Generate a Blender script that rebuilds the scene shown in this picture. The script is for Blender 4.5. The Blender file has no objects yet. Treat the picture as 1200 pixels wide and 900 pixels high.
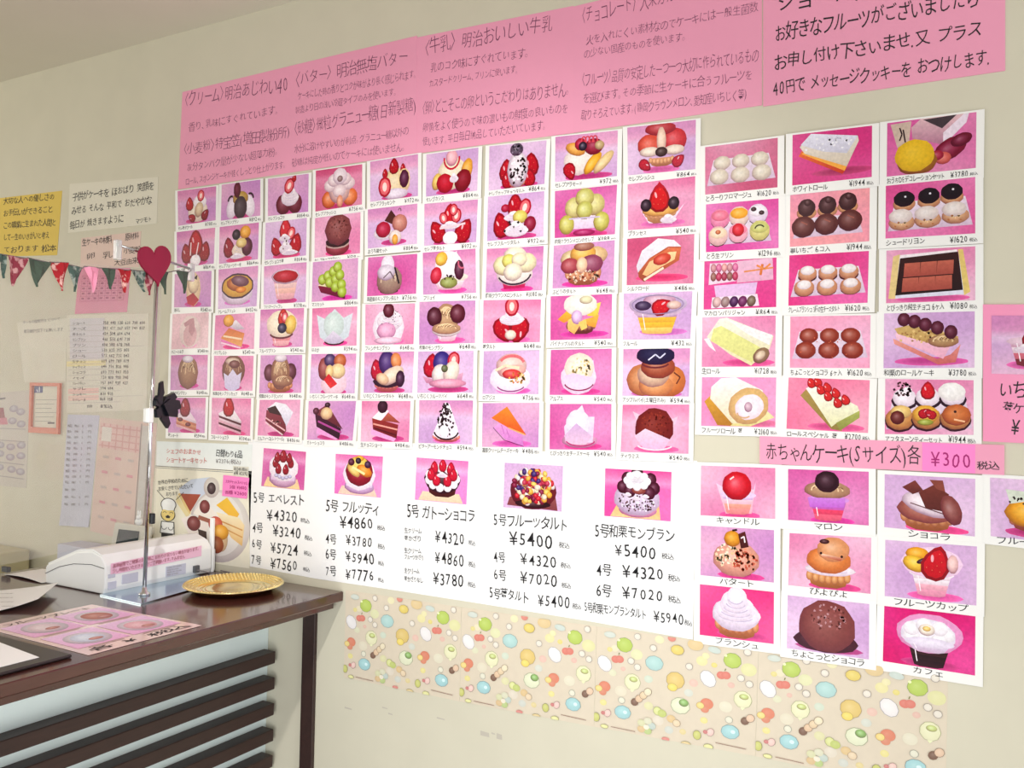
import bpy, math, random
from mathutils import Vector, Matrix
from mathutils.geometry import tessellate_polygon

random.seed(7)
scene = bpy.context.scene
COL = scene.collection
R_ = math.radians

# ------------------------------------------------------------------ camera
CAM = Vector((0.0, -1.5, 1.45))
FOC, YAW, PITCH, ROLL = 1032.37, R_(29.6626), R_(0.951), R_(1.19075)
_fwd = Vector((-math.sin(YAW) * math.cos(PITCH), math.cos(YAW) * math.cos(PITCH), math.sin(PITCH)))
_rt = Vector((math.cos(YAW), math.sin(YAW), 0))
_up = _rt.cross(_fwd)
RT = _rt * math.cos(ROLL) + _up * math.sin(ROLL)
UP = -_rt * math.sin(ROLL) + _up * math.cos(ROLL)
FW = _fwd
cam_d = bpy.data.cameras.new('camera')
cam = bpy.data.objects.new('camera', cam_d)
COL.objects.link(cam)
cam_d.sensor_width = 36
cam_d.lens = FOC / 1200 * 36
cam_d.clip_start = 0.02
m = Matrix((RT, UP, -FW)).transposed().to_4x4()
m.translation = CAM
cam.matrix_world = m
scene.camera = cam

# ------------------------------------------------------------------ light and exposure
scene.view_settings.view_transform = 'Standard'
scene.view_settings.look = 'None'
scene.view_settings.exposure = -0.13
scene.view_settings.gamma = 1
world = bpy.data.worlds.new('world')
scene.world = world
world.use_nodes = True
bg = world.node_tree.nodes['Background']
bg.inputs[0].default_value = (0.94, 0.96, 1.0, 1)
bg.inputs[1].default_value = 0.75


def area(name, loc, target, sx, sy, power, col):
    d = bpy.data.lights.new(name, 'AREA')
    d.shape = 'RECTANGLE'
    d.size, d.size_y, d.energy, d.color = sx, sy, power, col
    o = bpy.data.objects.new(name, d)
    COL.objects.link(o)
    o.location = loc
    o.rotation_euler = (Vector(target) - Vector(loc)).to_track_quat('-Z', 'Y').to_euler()
    return o


# shop window behind the customer, the ceiling lamp near the wall and the lit showcase below
area('shop_window_daylight', (1.2, -4.3, 1.2), (-1.2, 0, 0.9), 2.4, 1.9, 38, (0.93, 0.97, 1.0))
area('showcase_light', (-0.75, -1.15, 0.55), (-0.72, 0, 1.02), 0.9, 0.25, 6.0, (0.95, 0.98, 1.0))
sd = bpy.data.lights.new('ceiling_spotlight', 'SPOT')
sd.energy, sd.color, sd.spot_size, sd.spot_blend, sd.shadow_soft_size = 72, (1.0, 0.98, 0.95), R_(78), 1.0, 0.03
spot = bpy.data.objects.new('ceiling_spotlight', sd)
COL.objects.link(spot)
spot.location = (-0.60, -1.35, 2.32)
spot.rotation_euler = (Vector((-1.0, 0, 1.0)) - Vector((-0.60, -1.35, 2.32))).to_track_quat('-Z', 'Y').to_euler()


area('added_right_fill', (2.45, -1.7, 1.15), (-1.5, -0.6, 0.8), 1.2, 1.9, 30, (0.90, 0.96, 1.0))  # unseen fill light added at the right to brighten counter panel and register
area('side_window_daylight', (-4.6, -2.2, 1.7), (-2.0, 0, 1.9), 1.2, 1.4, 34, (1.0, 0.95, 0.82))


# ------------------------------------------------------------------ rays to real surfaces
def ray(px, py):
    return (FW * FOC + RT * (px - 600) - UP * (py - 450)).normalized()


def on_wall(px, py, y=0.0):
    d = ray(px, py)
    return CAM + d * ((y - CAM.y) / d.y)


def on_level(px, py, z):
    d = ray(px, py)
    return CAM + d * ((z - CAM.z) / d.z)


# ------------------------------------------------------------------ colours and materials
def lin(c):
    out = []
    for v in c[:3]:
        v = max(0.0, min(1.0, v / 255))
        out.append(v / 12.92 if v <= 0.04045 else ((v + 0.055) / 1.055) ** 2.4)
    return (*out, 1.0)


def mix(a, b, t):
    return tuple(a[i] * (1 - t) + b[i] * t for i in range(3))


def material(name, col, rough=0.5, metal=0.0, spec=0.5, noise=0.0, nscale=30, bump=0.0, col2=None, attr=False, stretch=None, trans=0.0, coat=0.0):
    mt = bpy.data.materials.new(name)
    mt.use_nodes = True
    nt = mt.node_tree
    b = nt.nodes['Principled BSDF']
    b.inputs['Roughness'].default_value = rough
    b.inputs['Metallic'].default_value = metal
    b.inputs['Specular IOR Level'].default_value = spec
    b.inputs['Transmission Weight'].default_value = trans
    b.inputs['Coat Weight'].default_value = coat
    b.inputs['Coat Roughness'].default_value = 0.08
    tc = nt.nodes.new('ShaderNodeTexCoord')
    mp = nt.nodes.new('ShaderNodeMapping')
    nt.links.new(tc.outputs['Object'], mp.inputs[0])
    if stretch:
        mp.inputs['Scale'].default_value = stretch
    nz = nt.nodes.new('ShaderNodeTexNoise')
    nz.inputs['Scale'].default_value = nscale
    nz.inputs['Detail'].default_value = 5
    nt.links.new(mp.outputs[0], nz.inputs['Vector'])
    mx = nt.nodes.new('ShaderNodeMix')
    mx.data_type = 'RGBA'
    if attr:
        at = nt.nodes.new('ShaderNodeAttribute')
        at.attribute_name = 'Col'
        mx.blend_type = 'MULTIPLY'
        nt.links.new(at.outputs['Color'], mx.inputs[6])
        rmp = nt.nodes.new('ShaderNodeMapRange')
        rmp.inputs['To Min'].default_value = 1 - noise
        rmp.inputs['To Max'].default_value = 1 + noise
        nt.links.new(nz.outputs['Fac'], rmp.inputs['Value'])
        nt.links.new(rmp.outputs[0], mx.inputs[7])
        mx.inputs[0].default_value = 1
    else:
        mx.inputs[6].default_value = lin(col)
        mx.inputs[7].default_value = lin(col2 or mix(col, (0, 0, 0), noise))
        nt.links.new(nz.outputs['Fac'], mx.inputs[0])
    nt.links.new(mx.outputs[2], b.inputs['Base Color'])
    if bump:
        bp = nt.nodes.new('ShaderNodeBump')
        bp.inputs['Strength'].default_value = bump
        bp.inputs['Distance'].default_value = 0.002
        nt.links.new(nz.outputs['Fac'], bp.inputs['Height'])
        nt.links.new(bp.outputs[0], b.inputs['Normal'])
    return mt


M = dict(
    wall=material('wall_paint', (215, 209, 188), 0.6, noise=0.05, nscale=9, bump=0.1),
    ceiling=material('ceiling_board', (232, 226, 212), 0.8, noise=0.05, nscale=3),
    floor=material('floor_tile', (205, 196, 180), 0.5, noise=0.15, nscale=4),
    paper=material('white_card', (243, 241, 238), 0.32, noise=0.02, nscale=8, spec=0.4),
    sheet=material('drawing_paper', (247, 246, 246), 0.6, noise=0.02, nscale=5),
    pink=material('pink_paper', (243, 160, 190), 0.5, noise=0.04, nscale=3),
    hot=material('hot_pink_paper', (255, 135, 205), 0.5, noise=0.03, nscale=3),
    print=material('printed_ink', (0, 0, 0), 0.32, attr=True, noise=0.26, nscale=210, spec=0.2),
    flat=material('printed_flat_colour', (0, 0, 0), 0.55, attr=True, noise=0.05, nscale=60),
    ink=material('black_marker', (22, 18, 24), 0.6),
    pen=material('faded_marker', (112, 56, 88), 0.6),
    grey=material('grey_pen', (120, 112, 112), 0.6),
    redpen=material('red_pen', (205, 80, 70), 0.6),
    magpen=material('magenta_marker', (165, 20, 110), 0.6),
    redink=material('dark_red_pen', (150, 25, 60), 0.6),
    wood=material('dark_brown_laminate', (58, 27, 22), 0.2, col2=(84, 44, 38), nscale=12, stretch=(6, 1, 6), spec=0.7, coat=0.5),
    slat=material('dark_brown_slat', (40, 24, 21), 0.5, col2=(62, 38, 33), nscale=18, stretch=(8, 1, 8)),
    panel=material('white_panel', (222, 234, 232), 0.5, noise=0.03, nscale=6),
    gold=material('gold_plated_metal', (255, 236, 176), 0.2, metal=1.0, noise=0.04, nscale=60),
    chrome=material('chrome', (215, 215, 218), 0.1, metal=1.0, noise=0.03),
    steel=material('steel_plate', (190, 208, 222), 0.16, metal=1.0, noise=0.05, nscale=6),
    white=material('white_plastic', (248, 249, 249), 0.35, noise=0.02, nscale=8),
    cream=material('cream_plastic', (226, 222, 208), 0.4, noise=0.03, nscale=8),
    seam=material('dark_seam', (90, 90, 92), 0.6),
    screen=material('dark_screen', (52, 62, 64), 0.15, noise=0.1),
    black=material('black_ribbon', (20, 22, 30), 0.3, noise=0.2, nscale=30, bump=0.3),
    heart=material('crimson_foil', (160, 10, 60), 0.35, noise=0.15, nscale=30),
    lilac=material('lilac_card', (205, 205, 222), 0.6, noise=0.03),
    beige=material('beige_board', (202, 190, 152), 0.6, noise=0.08, nscale=6),
    clip=material('clear_plastic_clip', (235, 238, 238), 0.15, trans=0.6),
    tray=material('black_board', (48, 42, 44), 0.35),
)

# clear vinyl sheet: mostly see-through with a faint milky film and gloss
vt = bpy.data.materials.new('clear_vinyl')
vt.use_nodes = True
nt = vt.node_tree
for n in list(nt.nodes):
    nt.nodes.remove(n)
out = nt.nodes.new('ShaderNodeOutputMaterial')
tr = nt.nodes.new('ShaderNodeBsdfTransparent')
tr.inputs[0].default_value = (0.97, 0.97, 0.96, 1)
df = nt.nodes.new('ShaderNodeBsdfDiffuse')
df.inputs[0].default_value = (0.75, 0.73, 0.68, 1)
gl = nt.nodes.new('ShaderNodeBsdfGlossy')
gl.inputs['Roughness'].default_value = 0.08
mA = nt.nodes.new('ShaderNodeMixShader')
mB = nt.nodes.new('ShaderNodeMixShader')
nz = nt.nodes.new('ShaderNodeTexNoise')
nz.inputs['Scale'].default_value = 2.2
rp = nt.nodes.new('ShaderNodeMapRange')
rp.inputs['To Min'].default_value = 0.05
rp.inputs['To Max'].default_value = 0.26
nt.links.new(nz.outputs['Fac'], rp.inputs['Value'])
nt.links.new(rp.outputs[0], mA.inputs[0])
nt.links.new(tr.outputs[0], mA.inputs[1])
nt.links.new(df.outputs[0], mA.inputs[2])
mB.inputs[0].default_value = 0.035
nt.links.new(mA.outputs[0], mB.inputs[1])
nt.links.new(gl.outputs[0], mB.inputs[2])
nt.links.new(mB.outputs[0], out.inputs[0])
M['vinyl'] = vt


# ------------------------------------------------------------------ object helpers
def mk(name, verts, faces, mat, parent=None, origin=None, smooth=False, cols=None):
    """one mesh object; verts are world coordinates, the origin is the parent's or the given one"""
    if origin is None:
        if parent is not None:
            origin = parent.matrix_world.translation.copy() if parent.parent is None else parent['_o']
        else:
            lo = [min(v[i] for v in verts) for i in range(3)]
            hi = [max(v[i] for v in verts) for i in range(3)]
            origin = Vector(((lo[0] + hi[0]) / 2, (lo[1] + hi[1]) / 2, lo[2]))
    origin = Vector(origin)
    me = bpy.data.meshes.new(name)
    me.from_pydata([tuple(Vector(v) - origin) for v in verts], [], faces)
    if cols:
        a = me.color_attributes.new('Col', 'FLOAT_COLOR', 'POINT')
        a.data.foreach_set('color', [x for c in cols for x in c])
    if smooth:
        me.polygons.foreach_set('use_smooth', [True] * len(me.polygons))
    me.materials.append(M[mat])
    o = bpy.data.objects.new(name, me)
    COL.objects.link(o)
    if parent is not None:
        o.parent = parent
    else:
        o.location = origin
        o.matrix_world = Matrix.Translation(origin)
    return o


def root(name, loc):
    o = bpy.data.objects.new(name, None)
    COL.objects.link(o)
    o.location = loc
    o.matrix_world = Matrix.Translation(Vector(loc))
    o.empty_display_size = 0.05
    return o


def tag(o, label=None, cat=None, group=None, kind=None):
    if label: o['label'] = label
    if cat: o['category'] = cat
    if group: o['group'] = group
    if kind: o['kind'] = kind
    return o


class MB:
    def __init__(s):
        s.v, s.f = [], []

    def box(s, a, b):
        x0, y0, z0 = a
        x1, y1, z1 = b
        n = len(s.v)
        s.v += [Vector(p) for p in ((x0, y0, z0), (x1, y0, z0), (x1, y1, z0), (x0, y1, z0), (x0, y0, z1), (x1, y0, z1), (x1, y1, z1), (x0, y1, z1))]
        s.f += [tuple(n + i for i in q) for q in ((3, 2, 1, 0), (4, 5, 6, 7), (0, 1, 5, 4), (1, 2, 6, 5), (2, 3, 7, 6), (3, 0, 4, 7))]
        return s

    def bevbox(s, a, b, r=0.003):
        """box with all twelve edges chamfered"""
        n = len(s.v)
        c = [(a[i] + b[i]) / 2 for i in range(3)]
        h = [abs(b[i] - a[i]) / 2 for i in range(3)]
        r = min(r, min(h) * 0.9)
        idx = {}
        for sx in (-1, 1):
            for sy in (-1, 1):
                for sz in (-1, 1):
                    for ax in range(3):
                        p = [c[0] + sx * (h[0] - (0 if ax == 0 else r)), c[1] + sy * (h[1] - (0 if ax == 1 else r)), c[2] + sz * (h[2] - (0 if ax == 2 else r))]
                        idx[(sx, sy, sz, ax)] = len(s.v)
                        s.v.append(Vector(p))
        for ax in range(3):
            o1, o2 = [i for i in range(3) if i != ax]
            for sg in (-1, 1):
                q = []
                for u, w in ((-1, -1), (1, -1), (1, 1), (-1, 1)):
                    k = [0, 0, 0]
                    k[ax], k[o1], k[o2] = sg, u, w
                    q.append(idx[(*k, ax)])
                s.f.append(tuple(q))
        for ax in range(3):
            o1, o2 = [i for i in range(3) if i != ax]
            for u in (-1, 1):
                for w in (-1, 1):
                    k0, k1 = [0, 0, 0], [0, 0, 0]
                    k0[ax], k1[ax] = -1, 1
                    for k in (k0, k1):
                        k[o1], k[o2] = u, w
                    s.f.append((idx[(*k0, o1)], idx[(*k1, o1)], idx[(*k1, o2)], idx[(*k0, o2)]))
        for sx in (-1, 1):
            for sy in (-1, 1):
                for sz in (-1, 1):
                    s.f.append(tuple(idx[(sx, sy, sz, ax)] for ax in range(3)))
        return s

    def prism(s, loop, vec):
        n, k = len(s.v), len(loop)
        vec = Vector(vec)
        s.v += [Vector(p) for p in loop] + [Vector(p) + vec for p in loop]
        s.f.append(tuple(n + i for i in reversed(range(k))))
        s.f.append(tuple(n + k + i for i in range(k)))
        for i in range(k):
            j = (i + 1) % k
            s.f.append((n + i, n + j, n + k + j, n + k + i))
        return s

    def tube(s, pts, r, seg=10):
        pts = [Vector(p) for p in pts]
        n = len(s.v)
        for i, p in enumerate(pts):
            d = (pts[min(i + 1, len(pts) - 1)] - pts[max(i - 1, 0)]).normalized()
            a = d.cross(Vector((0.3, 0.5, 1)) if abs(d.z) < 0.9 else Vector((1, 0, 0))).normalized()
            b = d.cross(a)
            rr = r[i] if isinstance(r, (list, tuple)) else r
            for k in range(seg):
                t = 2 * math.pi * k / seg
                s.v.append(p + (a * math.cos(t) + b * math.sin(t)) * rr)
        for i in range(len(pts) - 1):
            for k in range(seg):
                q = (k + 1) % seg
                s.f.append((n + i * seg + k, n + i * seg + q, n + (i + 1) * seg + q, n + (i + 1) * seg + k))
        s.f.append(tuple(n + k for k in reversed(range(seg))))
        s.f.append(tuple(n + (len(pts) - 1) * seg + k for k in range(seg)))
        return s

    def lathe(s, c, prof, seg=48, wob=None):
        n = len(s.v)
        for i, (r, z) in enumerate(prof):
            for k in range(seg):
                t = 2 * math.pi * k / seg
                rr, zz = (r, z) if not wob else wob(i, k, r, z)
                s.v.append(Vector((c[0] + rr * math.cos(t), c[1] + rr * math.sin(t), c[2] + zz)))
        for i in range(len(prof) - 1):
            for k in range(seg):
                q = (k + 1) % seg
                s.f.append((n + i * seg + k, n + i * seg + q, n + (i + 1) * seg + q, n + (i + 1) * seg + k))
        s.f.append(tuple(n + k for k in reversed(range(seg))))
        s.f.append(tuple(n + (len(prof) - 1) * seg + k for k in range(seg)))
        return s

    def ball(s, c, rx, ry, rz, seg=14, rings=8):
        n = len(s.v)
        for i in range(rings + 1):
            ph = math.pi * i / rings
            for k in range(seg):
                t = 2 * math.pi * k / seg
                s.v.append(Vector((c[0] + rx * math.sin(ph) * math.cos(t), c[1] + ry * math.sin(ph) * math.sin(t), c[2] + rz * math.cos(ph))))
        for i in range(rings):
            for k in range(seg):
                q = (k + 1) % seg
                s.f.append((n + i * seg + k, n + (i + 1) * seg + k, n + (i + 1) * seg + q, n + i * seg + q))
        return s

    def done(s, name, mat, parent=None, smooth=False, origin=None):
        return mk(name, s.v, s.f, mat, parent, origin, smooth)


# ------------------------------------------------------------------ handwriting
_gl = {}


def glyph(ch, wt):
    wt = min(wt, 0.004)
    k = (ch, wt)
    if k in _gl:
        return _gl[k]
    cu = bpy.data.curves.new('g', 'FONT')
    cu.body = ch
    cu.resolution_u = 2
    cu.offset = wt
    ob = bpy.data.objects.new('g', cu)
    me = ob.to_mesh()
    v = [(p.co.x, p.co.y) for p in me.vertices]
    f = [tuple(p.vertices) for p in me.polygons]
    ob.to_mesh_clear()
    bpy.data.objects.remove(ob)
    bpy.data.curves.remove(cu)
    if v:
        x0, x1 = min(p[0] for p in v), max(p[0] for p in v)
        y0, y1 = min(p[1] for p in v), max(p[1] for p in v)
    else:
        x0 = x1 = y0 = y1 = 0
    _gl[k] = (v, f, (x0, x1, y0, y1))
    return _gl[k]


_g0 = glyph('国', 0.0)[2]
EMH = _g0[3] - _g0[2]
EMB = _g0[2]
EMW = (_g0[1] - _g0[0]) * 1.1


class Text:
    """collects lines of lettering into one flat mesh lying on a surface with the given normal"""

    def __init__(s, nrm=Vector((0, -1, 0)), off=0.0009):
        s.v, s.f, s.n, s.off, s.cuts = [], [], nrm, off, []

    def line(s, txt, a, b, h, wt=0.0, jit=1.0, fit=1.0):
        """a, b: world points of the baseline's two ends, h: letter height in metres"""
        s.cuts.append((len(s.v), len(s.f)))
        a, b = Vector(a), Vector(b)
        dx = (b - a)
        L = dx.length
        dx = dx / L
        up = s.n.cross(dx).normalized()
        if s.n.y < -0.5 and up.z < 0:
            up = -up
        cells, x, grp = [], 0.0, 0
        for ch in txt:
            if ch == ' ':
                x += 0.45 * EMW
                grp += 1
                continue
            g = glyph(ch, wt)
            if ord(ch) < 256:
                w = (g[2][1] - g[2][0]) + 0.16 * EMW
                g = (*g, grp, 0 if ch in '()' else 1)
                cells.append((g, x - g[2][0] + 0.08 * EMW, w))
            else:
                w = EMW * (0.9 if ch in 'ーっッぃィょョゃャュゅァ' else (0.55 if ch in '〈〉。、()' else 1.0))
                g = (*g, grp, 0)
                sh = -EMW * 0.45 if ch in '〈' else 0
                cells.append((g, x + sh, w))
            x += w
        sx = L / x if x else 1
        last = 0
        for g, cx, w in cells:
            if g[3] != last:
                last = g[3]
                s.cuts.append((len(s.v), len(s.f)))
            sy = h / EMH * (1.22 if g[4] else 1.0)
            n = len(s.v)
            ra = random.uniform(-0.12, 0.12) * jit
            sc = 1 + random.uniform(-0.13, 0.10) * jit
            oy = random.uniform(-0.07, 0.07) * jit * h
            ca, sa = math.cos(ra), math.sin(ra)
            mx, my = (g[2][0] + g[2][1]) / 2, (g[2][2] + g[2][3]) / 2
            for px, py in g[0]:
                qx, qy = (px - mx) * sc, (py - my) * sc
                ux = (cx + mx) * sx + (qx * ca * sx - qy * sa * sy)
                uy = (my - (0 if g[4] else EMB)) * sy + (qx * sa * sx + qy * ca * sy) + oy
                s.v.append(a + dx * ux + up * uy + s.n * s.off)
            s.f += [tuple(n + i for i in q) for q in g[1]]
        return s

    def wl(s, txt, p, q, hpx, wt=0.0, jit=1.0, y=0.0):
        """a line on the wall from its photographed ends"""
        a, b = on_wall(*p, y), on_wall(*q, y)
        h = (on_wall(p[0], p[1] - hpx, y) - a).length
        return s.line(txt, a, b, h, wt, jit)

    def done(s, parent, mat='ink', name='lettering', whole=False):
        if whole:
            return mk(name, s.v, s.f, mat, parent)
        cuts = s.cuts + [(len(s.v), len(s.f))]
        for (v0, f0), (v1, f1) in zip(cuts[:-1], cuts[1:]):
            if v1 > v0:  # one part per written word group
                mk(name, s.v[v0:v1], [tuple(i - v0 for i in q) for q in s.f[f0:f1]], mat, parent)


# ------------------------------------------------------------------ printed pictures
class Pic:
    """a flat printed picture: coloured shapes on a quad given by its four corners"""

    def __init__(s, tl, tr, br, bl, W=150, H=100, nrm=Vector((0, -1, 0)), off=0.0006):
        s.q = [Vector(p) for p in (tl, tr, br, bl)]
        s.W, s.H, s.n, s.off = W, H, nrm, off
        s.v, s.f, s.c = [], [], []

    def pt(s, x, y):
        u, w = max(0, min(1, x / s.W)), max(0, min(1, y / s.H))
        tl, tr, br, bl = s.q
        return (tl * (1 - u) + tr * u) * (1 - w) + (bl * (1 - u) + br * u) * w + s.n * s.off

    def _lift(s):
        s.off += 0.000013

    def bg(s, c1, c2, fold=None, nx=12, ny=8, amt=0.9):
        r = random.Random(int(c1[0] * 7 + c2[1] * 3 + len(s.q) + s.q[0].x * 977))
        ph = [r.uniform(0, 6.3) for _ in range(4)]
        n = len(s.v)
        for j in range(ny + 1):
            for i in range(nx + 1):
                u, w = i / nx, j / ny
                t = 0.5 + 0.33 * math.sin(3.2 * u + ph[0] + 2 * w) + 0.2 * math.sin(4.5 * w - 2.5 * u + ph[1])
                c = mix(c1, c2, max(0, min(1, t * amt)))
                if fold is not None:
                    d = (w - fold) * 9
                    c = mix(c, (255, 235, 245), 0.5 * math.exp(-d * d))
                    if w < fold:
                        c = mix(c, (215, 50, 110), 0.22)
                s.v.append(s.pt(u * s.W, w * s.H))
                s.c.append(lin(c))
        for j in range(ny):
            for i in range(nx):
                a = n + j * (nx + 1) + i
                s.f.append((a, a + nx + 1, a + nx + 2, a + 1))
        return s

    def e(s, x, y, rx, ry, col, rot=0, edge=0.45, hi=0.35, seg=20, lit=(255, 255, 255), wob=0):
        s._lift()
        if s.W == 150 and seg == 20 and rx < 60:
            rx, ry, edge, wob = rx * 1.14, ry * 1.14, edge * 1.05, wob or 0.022
        ca, sa = math.cos(R_(rot)), math.sin(R_(rot))
        n = len(s.v)
        dark = (60, 10, 40) if edge > 0 else (30, 5, 20)
        rings = [(1, 1.0), (0.74, 0.35), (0.36, 0)]
        for k, (rr, dk) in enumerate(rings):
            ox, oy = -rx * 0.18 * (1 - rr), -ry * 0.25 * (1 - rr)
            for i in range(seg):
                t = 2 * math.pi * i / seg
                w_ = 1 + (wob * math.sin(i * 2.4 + x) if wob else 0)
                ex, ey = rx * rr * w_ * math.cos(t) + ox, ry * rr * w_ * math.sin(t) + oy
                s.v.append(s.pt(x + ex * ca - ey * sa, y + ex * sa + ey * ca))
                c = mix(col, lit, hi * 0.45) if k == 2 else col
                if edge > 0:
                    sd_ = 0.5 + 0.5 * math.sin(t + R_(rot) - 0.5)
                    c = mix(c, dark, edge * dk * (0.25 + 0.75 * sd_))
                elif edge < 0:
                    c = mix(c, dark, edge * dk)
                s.c.append(lin(c))
        ox, oy = -rx * 0.18, -ry * 0.25
        s.v.append(s.pt(x + ox * ca - oy * sa, y + ox * sa + oy * ca))
        s.c.append(lin(mix(col, lit, hi)))
        m_ = len(s.v) - 1
        for k in range(2):
            for i in range(seg):
                j = (i + 1) % seg
                s.f.append((n + k * seg + i, n + k * seg + j, n + (k + 1) * seg + j, n + (k + 1) * seg + i))
        for i in range(seg):
            s.f.append((n + 2 * seg + i, n + 2 * seg + (i + 1) % seg, m_))
        return s

    def d(s, x, y, r, col, ry=None, rot=0):
        return s.e(x, y, r, ry or r, col, rot=rot, edge=0.0, hi=0, seg=10)

    def g(s, pts, col, col2=None):
        """polygon, colour fading to col2 downwards"""
        s._lift()
        n = len(s.v)
        P = [Vector((x, y, 0)) for x, y in pts]
        y0, y1 = min(p.y for p in P), max(p.y for p in P)
        for p in P:
            s.v.append(s.pt(p.x, p.y))
            s.c.append(lin(mix(col, col2 or col, (p.y - y0) / max(1e-6, y1 - y0))))
        for t in tessellate_polygon([P]):
            s.f.append(tuple(n + i for i in t))
        return s

    def l(s, pts, w, col):
        s._lift()
        for (x0, y0), (x1, y1) in zip(pts[:-1], pts[1:]):
            L = math.hypot(x1 - x0, y1 - y0) or 1
            nx, ny = -(y1 - y0) / L * w / 2, (x1 - x0) / L * w / 2
            n = len(s.v)
            for p in ((x0 + nx, y0 + ny), (x1 + nx, y1 + ny), (x1 - nx, y1 - ny), (x0 - nx, y0 - ny)):
                s.v.append(s.pt(*p))
                s.c.append(lin(col))
            s.f.append((n, n + 1, n + 2, n + 3))
        return s

    def arc(s, x, y, rx, ry, a0, a1, w, col, n=10):
        return s.l([(x + rx * math.cos(R_(a0 + (a1 - a0) * i / n)), y + ry * math.sin(R_(a0 + (a1 - a0) * i / n))) for i in range(n + 1)], w, col)

    # ---- things that recur on the menu photographs
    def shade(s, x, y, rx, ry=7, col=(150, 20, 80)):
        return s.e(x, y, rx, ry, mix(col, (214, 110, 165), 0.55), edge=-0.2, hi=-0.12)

    def straw(s, x, y, r, rot=0, col=(184, 14, 36)):
        r *= 1.08
        ca, sa = math.cos(R_(rot)), math.sin(R_(rot))
        P = [(0, -1.25), (.35, -1.0), (.7, -.45), (.85, .1), (.7, .65), (.3, .95), (-.3, .95), (-.7, .65), (-.85, .1), (-.7, -.45), (-.35, -1.0)]
        T = lambda a, b: (x + r * (a * ca - b * sa), y + r * (a * sa + b * ca))
        s.g([T(a, b) for a, b in P], mix(col, (80, 0, 20), .3), mix(col, (80, 0, 20), .55))
        s.g([T(a * .78, b * .8) for a, b in P], mix(col, (230, 40, 50), .3), mix(col, (120, 0, 25), .15))
        s.d(*T(-.28, -.35), r * .09, mix(col, (255, 255, 255), .7), r * .24, rot - 15)
        for a, b in ((.3, -.3), (.35, .3), (-.1, .35), (-.45, .3), (.05, -.75), (.1, 0)):
            s.d(*T(a, b), r * .035, (225, 110, 80))
        return s

    def cut(s, x, y, r, rot=0):
        s.e(x, y, r * .8, r, (190, 15, 45), rot, edge=.2, hi=0)
        s.e(x, y, r * .6, r * .78, (240, 120, 120), rot, edge=.1, hi=.1)
        s.e(x, y, r * .28, r * .45, (255, 225, 215), rot, edge=0, hi=.2)
        return s

    def swirl(s, x, y, w, h, col=(246, 240, 244), n=4, sh=(190, 175, 205)):
        s.e(x, y, w, h * .55, mix(col, sh, .2), edge=.15, hi=.5)
        for i in range(n):
            t = i / n
            s.e(x + (-1) ** i * w * .05, y - h * .8 * t, w * (1 - t * .72), h * .36, col, edge=.12, hi=.6)
            s.arc(x, y - h * .8 * t, w * (1 - t * .72) * .9, h * .25, 25, 155, max(1, w * .05), mix(col, sh, .6), 7)
        return s

    def tart(s, x, y, w, h, col=(208, 140, 75)):
        s.g([(x - w, y - h * .4), (x + w, y - h * .4), (x + w * .78, y + h * .5), (x + w * .4, y + h * .72), (x - w * .4, y + h * .72), (x - w * .78, y + h * .5)], col, mix(col, (90, 40, 20), .5))
        for i in range(7):
            t = -0.86 + 1.72 * i / 6
            s.e(x + w * t, y - h * .2 + h * .25 * (1 - t * t), w * .16, h * .4, mix(col, (235, 180, 110), .4), edge=.4, hi=.3, seg=10)
        return s

    def cup(s, x, y, w, h, bands):
        n = len(bands)
        for i, c in enumerate(bands):
            a, b = i / n, (i + 1) / n
            wa, wb = w * (1 - .3 * a), w * (1 - .3 * b)
            s.g([(x - wa, y + h * a), (x + wa, y + h * a), (x + wb, y + h * b), (x + wb * .6, y + h * b + 2.5), (x - wb * .6, y + h * b + 2.5), (x - wb, y + h * b)], c, mix(c, (120, 50, 70), .2))
        s.e(x, y, w, w * .22, mix(bands[0], (255, 255, 255), .3), edge=.1, hi=.3)
        s.l([(x - w * .7, y + 3), (x - w * .55, y + h * .85)], 1.6, (255, 245, 250))
        return s

    def wedge(s, x, y, w, h, top, layers, tip=1):
        """a slice of cake: top triangle and the cut side in layers"""
        a, b, c = (x - w * tip, y - h * .25), (x + w * .15 * tip, y - h * .55), (x + w * tip, y + h * .1)
        d_ = (x - w * .75 * tip, y + h * .02)
        H = h * .62
        n = len(layers)
        for i, col in enumerate(layers):
            t0, t1 = i / n * H, (i + 1) / n * H
            s.g([(a[0], a[1] + t0), (c[0], c[1] + t0), (c[0] - 1 * tip, c[1] + t1), (a[0] + 2 * tip, a[1] + t1)], col, mix(col, (70, 20, 30), .25))
        s.g([a, b, c], top, mix(top, (120, 60, 60), .12))
        return s

    def crumbs(s, x, y, rx, ry, cols, n=40, r=2.2, seed=1):
        q = random.Random(seed)
        s._lift()
        for _ in range(n):
            t, k = q.uniform(0, 6.28), math.sqrt(q.random())
            n0 = len(s.v)
            cx, cy, c = x + rx * k * math.cos(t), y + ry * k * math.sin(t), q.choice(cols)
            a0 = q.uniform(0, 6)
            for i in range(4):
                s.v.append(s.pt(cx + r * math.cos(a0 + i * 1.57) * q.uniform(.5, 1.2), cy + r * math.sin(a0 + i * 1.57) * q.uniform(.5, 1.2)))
                s.c.append(lin(c))
            s.f.append((n0, n0 + 1, n0 + 2, n0 + 3))
        return s

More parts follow.
